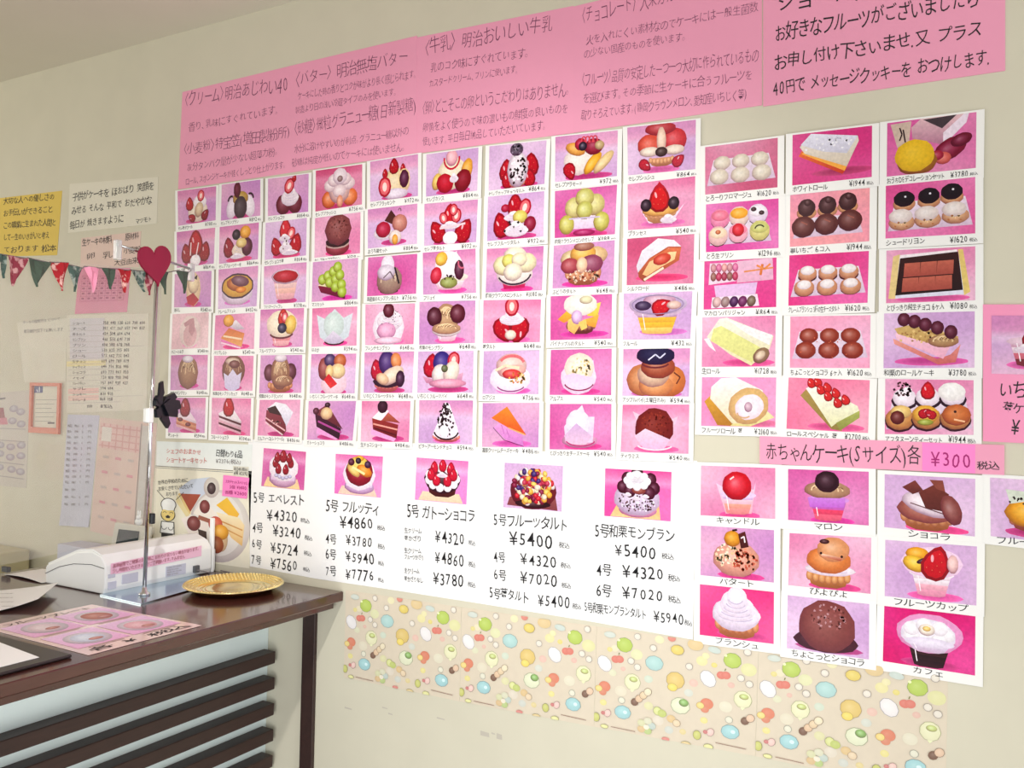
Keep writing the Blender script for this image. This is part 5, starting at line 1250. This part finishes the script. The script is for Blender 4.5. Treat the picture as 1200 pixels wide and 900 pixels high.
Text(off=.001).wl('ケーキの保管方法 について', (27,380), (71,375.5), 3.5).wl('要冷蔵10℃以下でお願いします', (28,390.5), (74,388), 4).done(o, 'grey')
o = sheet('price_table', [(78.6,369.5),(174.6,367.5),(172,480.5),(78.6,484)], 'memo', 'large cream price table with rows of small figures', 'sign', t=0.0009)
gq = [on_wall(*p) for p in ((78.6,369.5),(174.6,367.5),(172,480.5),(78.6,484))]
P = Pic(*[Vector((p.x, 0, p.z)) for p in gq], W=96, H=114, off=0.0012)
P.g([(4, 4), (46, 4), (46, 52), (4, 52)], (214, 208, 214)).g([(0, 54), (48, 54), (48, 60), (0, 60)], (238, 222, 160)).g([(2, 86), (40, 86), (40, 92), (2, 92)], (240, 190, 180)).g([(2, 94), (40, 94), (40, 100), (2, 100)], (240, 200, 186))
for j in range(15): P.l([(2, 12 + j * 6.5), (92 if j in (4, 13) else 66, 12 + j * 6.5)], .4, (190, 180, 176))
P.done(o, 'flat', 'table_rules')
T = Text(off=.0016)
for j in range(15):
    y = 380 + j * 6.4
    T.wl(['ショート', 'チーズ', '苺タルト', 'モンブラン', 'プリン', 'シュー', 'ロール', '生チョコ', 'ティラミス', 'ショコラ', 'パイ', 'フルーツタルト', 'サブレ', 'クッキー', 'マドレーヌ'][j], (85, y + .8), (101, y + .6), 3.4, 0)
    for k in range(6 if j < 2 else (4 if j < 12 else 2)):
        x = 121 + k * 8.6 - j * .25
        T.wl(str(350 + (j * 37 + k * 90) % 600), (x, y), (x + 6.6, y - .1), 3.6, 0.004)
T.wl('合計', (102,478), (109,478), 3.5, .004).wl('8%込', (118,478), (132,478), 4, .004)
T.done(o)
o = sheet('certificate', [(38,448.4),(73,448.4),(71,506.7),(36.7,506.7)], 'memo', 'small certificate with a blue emblem in an orange frame', 'frame', t=0.001)
P4 = [on_wall(*p) for p in ((38,448.4),(73,448.4),(71,506.7),(36.7,506.7))]
M['orange'] = material('orange_frame', (222, 110, 70), 0.4, noise=0.05)
fb = MB()
x0, x1, z0, z1 = P4[0].x, P4[1].x, P4[3].z, P4[0].z
fb.box((x0, -.008, z1 - .009), (x1, -.001, z1)).box((x0, -.008, z0), (x1, -.001, z0 + .016)).box((x0, -.008, z0 + .016), (x0 + .010, -.001, z1 - .009)).box((x1 - .010, -.008, z0 + .016), (x1, -.001, z1 - .009))
fb.done('frame', 'orange', o)
P = Pic(*[Vector((p.x, 0, p.z)) for p in P4], W=35, H=58, off=.0013)
P.g([(3, 4), (13, 4), (13, 12), (3, 12)], (60, 70, 130)).l([(6, 8), (7, 11)], 1, (240, 240, 244)).l([(9, 5), (9, 11)], 1, (240, 240, 244))
for j in range(6): P.l([(5, 20 + j * 5), (30 - j % 3 * 3, 20 + j * 5)], .6, (150, 150, 140))
P.l([(20, 47), (28, 47)], 2, (70, 70, 66))
P.done(o, 'flat', 'emblem_and_text')
M['poster_'] = material('grey_lilac_poster', (206, 196, 186), 0.5, noise=0.05, nscale=8)
o = sheet('poster', [(-30,463),(35,457),(31,572),(-34,566)], 'poster_', 'pale poster with small grey food drawings and a red flask at the left edge', 'poster', t=0.0008)
gq = [on_wall(*p) for p in ((-30,463),(35,457),(31,572),(-34,566))]
P = Pic(*[Vector((p.x, 0, p.z)) for p in gq], W=65, H=110, off=.0011)
P.g([(30, 18), (36, 18), (39, 34), (27, 34)], (150, 60, 70)).g([(26, 30), (40, 30), (42, 38), (26, 38)], (200, 110, 130)).l([(26, 8), (38, 7)], 2, (110, 100, 100))
for x, y in ((48, 20), (56, 24), (47, 34), (57, 38), (34, 62), (46, 64), (58, 62), (34, 72), (46, 76), (58, 74), (34, 88), (48, 90), (58, 92)): P.e(x, y, 5, 4, (170, 160, 170), edge=.2)
for y in (42, 56, 82, 98): P.l([(28, y), (62, y + 2)], 1, (160, 150, 150))
P.done(o, 'flat', 'drawings')
o = sheet('price_list', [(79.6,485.6),(116.7,486.7),(104.6,617.8),(70.7,615.6)], 'lilac', 'tall narrow white list below the price table', 'sign', t=0.0006, curl=.004)
T = Text(off=.0022)
for j in range(14):
    y = 500.5 + j * 6.6 + (j > 10) * (j - 10) * 2
    xo = -j * .32
    T.wl('商品', (80 + xo, y), (84.5 + xo, y), 3, .006).wl(['税込', '個数', '焼菓子', '詰合せ'][j % 4], (88 + xo, y), (93 + xo, y), 2.6)
    if j != 11: T.wl(str(1 + j % 9), (97 + xo, y), (98.5 + xo, y), 2.6).wl('円', (104 + xo, y), (108 + xo, y), 2.8)
T.done(o, 'grey')
o = sheet('calendar', [(117.5,489),(184,496),(174.6,640),(106,622)], 'pmemo', 'faded pink-and-white calendar behind the chrome pole', 'calendar', t=0.0008)
gq = [on_wall(*p) for p in ((117.5,489),(184,496),(174.6,640),(106,622))]
P = Pic(*[Vector((p.x, 0, p.z)) for p in gq], W=68, H=130, off=.0011)
P.g([(2, 6), (50, 6), (50, 34), (2, 34)], (226, 186, 180))
for i in range(6): P.l([(6 + i * 8, 6), (6 + i * 8, 34)], 1.6, (216, 160, 156))
for i in range(4): P.l([(2, 10 + i * 7), (50, 10 + i * 7)], 1.4, (216, 160, 156))
P.g([(4, 10), (16, 10), (16, 26), (4, 26)], (224, 214, 206)).g([(52, 4), (60, 4), (60, 126), (52, 126)], (206, 200, 194))
P.l([(51, 2), (51, 128)], 1, (150, 140, 136)).l([(61, 2), (61, 128)], 1, (150, 140, 136))
for j in range(5):
    for i in range(3): P.g([(8 + i * 15, 42 + j * 17), (15 + i * 15, 42 + j * 17), (15 + i * 15, 45 + j * 17), (8 + i * 15, 45 + j * 17)], (222, 150, 160) if (i + j) % 2 else (200, 180, 176))
P.done(o, 'flat', 'calendar_print')
# pencil marks and old tape stains on the wall
M['stain'] = material('old_tape_mark', (190, 182, 168), 0.6)
for (x, y, w, h) in ((563, 856, 10, 8), (576, 858, 4, 3), (582, 859, 6, 8), (404, 828, 8, 4), (512, 840, 9, 4), (448, 828, 6, 3), (455, 835, 5, 3)):
    a, b = on_wall(x, y), on_wall(x + w, y + h)
    o = mk('tape_mark', [Vector((a.x, -.0002, a.z)), Vector((b.x, -.0002, a.z - .001)), Vector((b.x + .001, -.0002, b.z)), Vector((a.x, -.0002, b.z))], [(0, 1, 2, 3)], 'stain')

    o.parent = bpy.data.objects['wall_back']
    o.matrix_parent_inverse = bpy.data.objects['wall_back'].matrix_world.inverted()

# ------------------------------------------------------------------ counter
CT = 1.022
counter = root('counter', (-1.65, -1.1, 0))
tag(counter, 'dark brown shop counter with white front and horizontal slats', 'counter')
mb = MB(); mb.bevbox((-2.03, -2.6, CT - .021), (-1.266, -0.0005, CT), .002)
mb.done('counter_top', 'wood', counter)
MB().bevbox((-1.322, -2.6, CT - .038), (-1.285, -0.010, CT - .021), .001).done('apron', 'wood', counter)
MB().box((-1.520, -2.6, 0), (-1.486, -0.0005, CT - .021)).done('front_panel', 'panel', counter)
MB().box((-2.0, -2.6, 0), (-1.975, -0.0005, CT - .021)).done('back_panel', 'panel', counter)
MB().bevbox((-1.374, -0.010, 0), (-1.338, -0.0005, CT - .038), .001).done('support_post', 'slat', counter)
zs = 0.8655
sl0 = None
for k in range(14):
    z = zs - k * 0.0585
    if z < .06: break
    if sl0 is None:
        sl0 = MB().bevbox((-1.486, -2.6, z - .027), (-1.450, -0.012, z), .0015).done('slat', 'slat', counter)
    else:
        c = sl0.copy(); COL.objects.link(c); c.parent = counter; c.location.z = -k * 0.0585

# ------------------------------------------------------------------ gold tray
tc = (-1.468, -0.125, CT + .0005)
def wob(i, k, r, z):
    if False:
        s = 1 + 0.006 * (1 if (k + i) % 2 else -1)
        return r * s, z + (0.0016 if (k + i) % 2 else -0.0012)
    return r, z
tr_ = root('cash_tray', tc)
tag(tr_, 'round embossed gold money tray on the dark counter', 'tray')
MB().lathe(tc, [(.050, 0), (.080, 0.001), (.098, .009), (.106, .0135), (.105, .0150)] + [(.104 - .0028 * j, .0150 - .0009 * j) for j in range(1, 12)] + [(.070, .0044), (.067, .0052), (.064, .0044), (.001, .0044)], 108, wob).done('rim', 'gold', tr_, smooth=False)
MB().lathe((tc[0], tc[1], tc[2] + .0046), [(.060, 0), (.058, .0012), (.054, .0004), (.050, .0012), (.044, .0003), (.030, .0009), (.026, .0002), (.001, .0008)], 64).done('embossed_centre', 'gold', tr_, smooth=True)

bd = MB()
for R0, zz, cnt in ((.1015, .0150, 84), (.0945, .0125, 78), (.0875, .0102, 72), (.0805, .0078, 66)):
    for k in range(cnt):
        t = 2 * math.pi * (k + (.5 if R0 in (.0945, .0805) else 0)) / cnt
        bd.ball((tc[0] + R0 * math.cos(t), tc[1] + R0 * math.sin(t), tc[2] + zz), .0030, .0030, .0024, seg=6, rings=4)
tag(bd.done('beading', 'gold', tr_, smooth=True), kind='stuff')

# ------------------------------------------------------------------ register
reg = root('cash_register', (-1.75, -0.16, CT))
tag(reg, 'white wedge-shaped cash register seen from behind with a pink note', 'cash register')
y0, y1 = -0.312, -0.030
body = [(-1.650, 0.0), (-1.645, .012), (-1.645, .060), (-1.660, .078), (-1.690, .086), (-1.740, .080), (-1.845, .040), (-1.850, .034), (-1.848, 0.0)]
loop = [Vector((x, y0, CT + .001 + z)) for x, z in body]
b = MB(); b.prism(loop, (0, y1 - y0, 0)); bo = b.done('body', 'white', reg)
bv = bo.modifiers.new('b', 'BEVEL'); bv.width = .003; bv.segments = 2
MB().tube([(-1.849, y0 - .0006, CT + .022), (-1.80, y0 - .0006, CT + .042), (-1.75, y0 - .0006, CT + .054), (-1.69, y0 - .0006, CT + .059), (-1.648, y0 - .0006, CT + .055)], .0007, 5).done('seam', 'seam', reg)
b = MB()
lid = [(-1.648, .062), (-1.662, .082), (-1.692, .091), (-1.742, .085), (-1.846, .045), (-1.846, .038), (-1.742, .078), (-1.69, .084), (-1.660, .076)]
b.prism([Vector((x, y0 + .004, CT + z)) for x, z in lid], (0, y1 - y0 - .01, 0)); b.done('cover', 'white', reg)
# right end step and cable socket
MB().bevbox((-1.70, y1, CT + .001), (-1.655, y1 + .022, CT + .055), .003).done('end_block', 'white', reg)
MB().bevbox((-1.6455, -.085, CT + .010), (-1.638, -.070, CT + .026), .001).done('socket', 'seam', reg)
MB().tube([(-1.640, -.078, CT + .016), (-1.62, -.06, CT + .010), (-1.60, -.035, CT + .004), (-1.60, -.012, CT + .004), (-1.64, -.006, CT + .003)], .0016, 6).done('cable', 'grey', reg)
for ya, yb, za, zb in ((-.305, -.285, .010, .026), (-.272, -.232, .016, .036), (-.305, -.288, .034, .042)):
    MB().bevbox((-1.6455, ya, CT + za), (-1.6435, yb, CT + zb), .0006).done('port_cover', 'lilac', reg)
MB().bevbox((-1.6455, -.160, CT + .012), (-1.6440, -.105, CT + .036), .0004).done('rating_plate', 'lilac', reg)
M['notepink'] = material('pink_note_paper', (246, 196, 222), 0.5, noise=0.02)
NX = Vector((1, 0, 0))
xn = -1.6436
mk('pink_note', [Vector((xn, -.300, CT + .064)), Vector((xn, -.062, CT + .070)), Vector((xn, -.062, CT + .046)), Vector((xn, -.300, CT + .040))], [(0, 1, 2, 3)], 'notepink', reg)
T = Text(nrm=NX, off=0.0)
X = xn + .0006
T.line('高額紙幣でご精算のお客様に お釣りが足りない場合があります。', (X, -.296, CT + .0535), (X, -.070, CT + .060), .0085, 0.0)
T.line('少し時間をいただきますがご了承願います。すみません', (X, -.296, CT + .0425), (X, -.110, CT + .048), .0085, 0.0)
T.done(reg, 'redink', 'note_lettering')
T = Text(nrm=NX, off=0.0)
for j in range(4): T.line('MODEL 100V 50/60Hz', (-1.6434, -.157, CT + .031 - j * .0052), (-1.6434, -.118 - (j % 2) * .008, CT + .031 - j * .0052), .003, 0.0, .2)
T.done(reg, 'grey', 'plate_lettering')

# customer display standing behind the register
dsp = root('customer_display', (-1.93, -.10, CT))
tag(dsp, 'small white framed dark screen behind the cash register', 'display')
A = [on_wall(134.5,612.5,-.050), on_wall(178,618,-.025), on_wall(172,655,-.025), on_wall(127,655,-.050)]
b = MB(); b.prism([A[0], A[1], A[2], A[3]], (-.006, .010, 0)); bo = b.done('housing', 'cream', dsp)
bo.modifiers.new('b', 'BEVEL').width = .002
u = [(.14, .16), (.70, .16), (.70, .80), (.12, .80)]
def bil(u_, w_): return (A[0] * (1 - u_) + A[1] * u_) * (1 - w_) + (A[3] * (1 - u_) + A[2] * u_) * w_ + Vector((.0008, -.0012, 0))
mk('screen', [bil(*k) for k in u], [(0, 1, 2, 3)], 'screen', dsp)
zb = min(p.z for p in A)
MB().bevbox((A[3].x - .004, -.052, CT + .0005), (A[2].x - .02, -.014, zb + .004), .003).done('foot', 'cream', dsp)
# little white bunny ornament on the display
bp = on_wall(162, 610, -.032)
bun = root('bunny_ornament', bp)
tag(bun, 'tiny white bunny ornament sitting on top of the customer display', 'ornament')
zt = A[0].z * .4 + A[1].z * .6 - .001
MB().ball((bp.x, -.030, zt + .010), .011, .009, .010).done('body', 'white', bun, smooth=True)
MB().ball((bp.x + .004, -.034, zt + .022), .007, .006, .007).done('head', 'white', bun, smooth=True)
for s in (-1, 1): MB().ball((bp.x + .003 + s * .004, -.032, zt + .032), .002, .0018, .007).done('ear', 'white', bun, smooth=True)
# white plastic stick standing by the poster
s0, s1 = on_wall(247, 663, -.022), on_wall(250.5, 607, -.022)
s0.z = CT + .0005
o = MB().bevbox((s0.x - .004, -.026, CT + .0005), (s0.x + .008, -.018, s1.z), .002).done('white_stick', 'white')
tag(o, 'thin upright white plastic post in front of the cake poster', 'post')
# pale box and beige cabinet behind
a, c = on_wall(67, 637, -.08), on_wall(131, 640, -.08)
o = MB().bevbox((a.x, -.08, .001), (min(c.x, -2.036), -.012, a.z), .002).done('paper_box', 'lilac')

tag(o, 'pale lilac box standing behind the counter, left of the display', 'box')
a = on_wall(20, 646, -.05)
cab = root('cabinet', (a.x - .3, -.2, 0))
tag(cab, 'low beige cabinet behind the counter at the left edge', 'cabinet')
MB().bevbox((a.x - .7, -.30, .001), (a.x, -.012, a.z), .004).done('body', 'beige', cab)
hd = on_wall(8, 666, -.303)
MB().bevbox((hd.x - .012, -.309, hd.z - .008), (hd.x + .012, -.300, hd.z + .004), .001).done('handle', 'seam', cab)

# ------------------------------------------------------------------ sheets lying on the counter
def lay(name, pts, z, mat, label, cat, t=.0006, bend=None, group=None):
    n = 10
    Q = [Vector((p[0], p[1], 0)) for p in pts]
    v, f = [], []
    for k in (1, 0):
        for j in range(n + 1):
            for i in range(n + 1):
                u_, w_ = i / n, j / n
                p = (Q[0] * (1 - u_) + Q[1] * u_) * (1 - w_) + (Q[3] * (1 - u_) + Q[2] * u_) * w_
                p.z = z + t * k + (bend(u_, w_) if bend else 0)
                v.append(p)
    N = (n + 1) ** 2
    for j in range(n):
        for i in range(n):
            a_ = j * (n + 1) + i
            f.append((a_, a_ + 1, a_ + n + 2, a_ + n + 1))
            f.append((N + a_, N + a_ + n + 1, N + a_ + n + 2, N + a_ + 1))
    for i in range(n):
        for a_, b_ in ((i, i + 1), (n * (n + 1) + i + 1, n * (n + 1) + i), ((i + 1) * (n + 1), i * (n + 1)), (i * (n + 1) + n, (i + 1) * (n + 1) + n)):
            f.append((a_, N + a_, N + b_, b_))
    return tag(mk(name, v, f, mat, smooth=False), label, cat, group)


M['lam'] = material('laminated_menu', (240, 208, 206), 0.16, noise=0.02, coat=0.5)
mq = [(-1.592, -.592), (-1.590, -.379), (-1.288, -.368), (-1.290, -.594)]
menu = lay('menu_sheet', mq, CT + .0006, 'lam', 'laminated pale pink menu with four plated dishes lying on the counter', 'menu')
UPV = Vector((0, 0, 1))
# text reads from the customer's side: picture frame with its top toward the staff
z_ = CT + .0014
MQ = [Vector((-1.592, -.592, z_)), Vector((-1.590, -.379, z_)), Vector((-1.288, -.368, z_)), Vector((-1.290, -.594, z_))]
P = Pic(*MQ, W=100, H=140, nrm=UPV, off=.0002)
for cx, cy, c in ((27, 42, (226, 206, 214)), (74, 42, (176, 90, 70)), (27, 98, (206, 214, 232)), (74, 98, (226, 170, 180))):
    P.g([(cx - 22, cy - 26), (cx + 22, cy - 26), (cx + 22, cy + 22), (cx - 22, cy + 22)], (232, 196, 230), (232, 172, 214))
    P.e(cx, cy, 17, 19, (214, 206, 214), edge=.35).e(cx, cy, 12, 14, c, edge=.2).e(cx + 3, cy + 6, 6, 4, (190, 120, 110))
    P.l([(cx - 16, cy + 25), (cx + 14, cy + 25)], 1.4, (170, 130, 130))
P.done(menu)
T = Text(nrm=UPV, off=.0004)
def onm(u_, w_):
    return (MQ[0] * (1 - u_) + MQ[1] * u_) * (1 - w_) + (MQ[3] * (1 - u_) + MQ[2] * u_) * w_
T.line('フルーツプレート', onm(.10, .105), onm(.90, .105), .018, .0).line('各 ¥ 税込', onm(.06, .97), onm(.92, .97), .020, .008)
T.done(menu)

# curling paper by the register, paper behind it and the clipboard
lay('paper_sheet', [(-1.95, -.52), (-1.76, -.34), (-1.655, -.45), (-1.70, -.62)][0:4], CT + .0006, 'sheet', 'white price paper with a curling corner beside the cash register', 'paper', bend=lambda u_, w_: .016 * (u_ ** 3))
lp = bpy.data.objects['paper_sheet']
T = Text(nrm=UPV, off=.003)
for j in range(4):
    T.line('品名 単価 個数', (-1.86 + j * .04, -.50 - j * .012, CT + .004), (-1.76 + j * .035, -.44 - j * .02, CT + .0085), .008, -.01)
T.done(lp, 'grey')
lay('paper_sheet', [(-2.005, -.31), (-1.998, -.225), (-1.852, -.22), (-1.852, -.318)], CT + .0006, 'sheet', 'blank white paper behind the cash register at its staff side', 'paper', bend=lambda u_, w_: .004 * math.sin(w_ * 3))
cb = MB().bevbox((-1.52, -.90, CT + .0005), (-1.300, -.615, CT + .006), .002).done('clipboard', 'tray')
tag(cb, 'black clipboard at the near left end of the counter', 'clipboard')
lay('paper_sheet', [(-1.515, -.89), (-1.515, -.635), (-1.325, -.655), (-1.325, -.89)], CT + .0064, 'sheet', 'white paper lying on the black clipboard', 'paper')

# ------------------------------------------------------------------ partition stand with vinyl sheet
pb = on_level(169, 697, CT + .003)
ang = R_(12)
DR = Vector((-math.sin(ang), math.cos(ang), 0))
NP = Vector((math.cos(ang), math.sin(ang), 0))


def on_part(px, py, off=0.0):
    d = ray(px, py)
    return CAM + d * (((pb + NP * off) - CAM).dot(NP) / d.dot(NP))


st = root('partition_stand', (pb.x, pb.y, CT))
tag(st, 'chrome pole stand on a steel base plate holding a clear partition', 'stand')
bq = [on_level(*p, CT + .002) for p in ((117, 697), (165, 708), (262, 680), (216, 672))]
b = MB(); b.prism([Vector((p.x, p.y, CT + .0004)) for p in bq], (0, 0, .0024)); b.done('base_plate', 'steel', st)
ptop = on_part(184, 318)
MB().tube([pb, ptop], .0042, 14).done('pole', 'chrome', st, smooth=True)
MB().lathe((pb.x, pb.y, CT + .0028), [(.012, 0), (.012, .004), (.006, .007), (.0045, .016), (0, .016)], 20).done('foot_collar', 'chrome', st, smooth=True)
ra, rb = on_part(136, 286), on_part(226, 316)
MB().tube([ra, rb], .0028, 10).done('arm', 'chrome', st, smooth=True)
jn = on_part(174, 486)
MB().bevbox((jn.x - .009, jn.y - .007, jn.z - .017), (jn.x + .009, jn.y + .007, jn.z + .014), .002).done('pole_joint', 'white', st)
jn = on_part(177, 607)
MB().bevbox((jn.x - .004, jn.y - .005, jn.z - .012), (jn.x + .008, jn.y + .006, jn.z + .010), .002).done('clamp', 'black', st)
for px, py in ((138, 287), (224, 314)):
    p = on_part(px, py)
    b = MB(); b.bevbox((p.x - .007, p.y - .006, p.z - .030), (p.x + .007, p.y + .006, p.z + .010), .002)
    b.done('clip', 'clip', st)

# heart
hc = on_part(181, 308, .012)
pts = []
for i in range(40):
    t = 2 * math.pi * i / 40
    hx = 16 * math.sin(t) ** 3
    hz = 13 * math.cos(t) - 5 * math.cos(2 * t) - 2 * math.cos(3 * t) - math.cos(4 * t)
    ca, sa = math.cos(R_(-12)), math.sin(R_(-12))
    hx, hz = hx * ca + hz * sa, -hx * sa + hz * ca
    s_ = .0026
    pts.append(hc + DR * (hx * s_ * 1.2) + Vector((0, 0, hz * s_ * 1.12)))
b = MB(); b.prism(pts, NP * .004)
o = b.done('heart_ornament', 'heart')
o.modifiers.new('b', 'BEVEL').width = .0008
tag(o, 'crimson heart ornament on top of the chrome pole', 'ornament')

# black bow
c0 = on_part(186, 474, .004)
b = MB()
def petal(a0, L, w, d):
    dr = DR * math.cos(R_(a0)) + Vector((0, 0, math.sin(R_(a0))))
    sd = dr.cross(NP).normalized()
    b.prism([c0, c0 + dr * L * .5 + sd * w, c0 + dr * L + sd * w * .4, c0 + dr * L * .9 - sd * w * .5, c0 + dr * L * .4 - sd * w * .7], NP * d)
for a0, L, w, d in ((0, .058, .018, .012), (25, .050, .014, .009), (-60, .056, .013, .007), (88, .050, .009, .006), (168, .020, .010, .009), (-25, .052, .015, .014), (130, .022, .010, .010), (-105, .030, .012, .008)):
    petal(a0, L, w, d)
o = b.done('ribbon_bow', 'black')
tag(o, 'shiny black ribbon bow tied to the chrome pole', 'bow')

# vinyl sheet
v0, v1 = on_part(190, 317, -.004), on_part(183, 655, -.004)
far = 1.15
n = 24
v, f = [], []
topz, botz = v0.z, CT + .125
tl_ = on_part(0, 299, -.004)
tzl, dl = tl_.z, (tl_ - v0).length
for i in range(n + 1):
    for j in range(7):
        s_ = i / n * far
        p = v0 - DR * s_ + NP * (.004 * math.sin(s_ * 23))
        tz = topz + (tzl - topz) * s_ / dl
        v.append(Vector((p.x, p.y, tz + (botz - tz) * j / 6)))
for i in range(n):
    for j in range(6):
        a_ = i * 7 + j
        f.append((a_, a_ + 1, a_ + 8, a_ + 7))
o = mk('vinyl_sheet', v, f, 'vinyl', smooth=True)
tag(o, 'clear vinyl partition sheet hanging from the chrome stand', 'partition')

# bunting
gar = root('bunting', on_part(110, 300))
tag(gar, 'string of small triangular green, red and pink fabric flags along the partition top', 'garland')
FL = [((-4, 297), (8, 299), (4, 326), 'gf'), ((8, 299), (33, 303), (15, 335), 'rf'), ((32, 302), (59, 308), (43, 336), 'g'), ((58, 307), (80, 308), (73, 341), 'r'), ((80, 310), (97, 314), (87, 342), 'gf'), ((99, 312), (117, 314), (109, 343), 'p'), ((119, 314), (136, 315), (129, 339), 'g'), ((137, 315), (153, 317), (146, 343), 'r'), ((152, 316), (169, 318), (169, 342), 'gf'), ((168, 318), (184, 320), (175, 346), 'rf'), ((184, 318), (197.5, 319), (193.5, 345), 'g'), ((207.5, 317), (222, 319), (216, 344), 'g')]
FC = dict(gf=((70, 92, 84), (150, 160, 150)), g=((72, 88, 74), (72, 88, 74)), r=((172, 24, 36), (236, 190, 180)), rf=((140, 50, 66), (200, 150, 150)), p=((240, 150, 180), (246, 170, 196)))
for k in FC:
    mt = material('flag_cloth_' + k, FC[k][0], 0.8, nscale=70, col2=FC[k][1])
    M['fl' + k] = mt
    mxn = [n_ for n_ in mt.node_tree.nodes if n_.type == 'MIX'][0]
    if k in ('gf', 'r', 'rf'):
        rm = mt.node_tree.nodes.new('ShaderNodeMapRange')
        rm.inputs['From Min'].default_value, rm.inputs['From Max'].default_value = .52, .6
        src = mxn.inputs[0].links[0].from_socket
        mt.node_tree.links.new(src, rm.inputs['Value'])
        mt.node_tree.links.new(rm.outputs[0], mxn.inputs[0])
sp = []
for i, (a, c, tip, k) in enumerate(FL):
    A3, C3, T3 = on_part(*a, .005), on_part(*c, .005), on_part(*tip, .005)
    n = 5
    v, f = [], []
    for j in range(n + 1):
        w_ = j / n
        l_, r_ = A3.lerp(T3, w_), C3.lerp(T3, w_)
        for m_ in range(4):
            p = l_.lerp(r_, m_ / 3) + NP * (.003 * math.sin(m_ * 2 + j * .8 + i))
            v.append(p)
    for j in range(n):
        for m_ in range(3):
            a_ = j * 4 + m_
            f.append((a_, a_ + 1, a_ + 5, a_ + 4))
    fo = mk('flag', v, f, 'fl' + k, gar)
    md = fo.modifiers.new('s', 'SOLIDIFY'); md.thickness = .0008
    fo['label'] = {'gf': 'green patterned flag', 'g': 'plain dark green flag', 'r': 'red flag with pale spots', 'rf': 'wine red patterned flag', 'p': 'plain pink flag'}[k]
    sp += [A3, C3]
sp.append(on_part(224, 316, .005))
MB().tube(sp, .0011, 5).done('string', 'grey', gar)
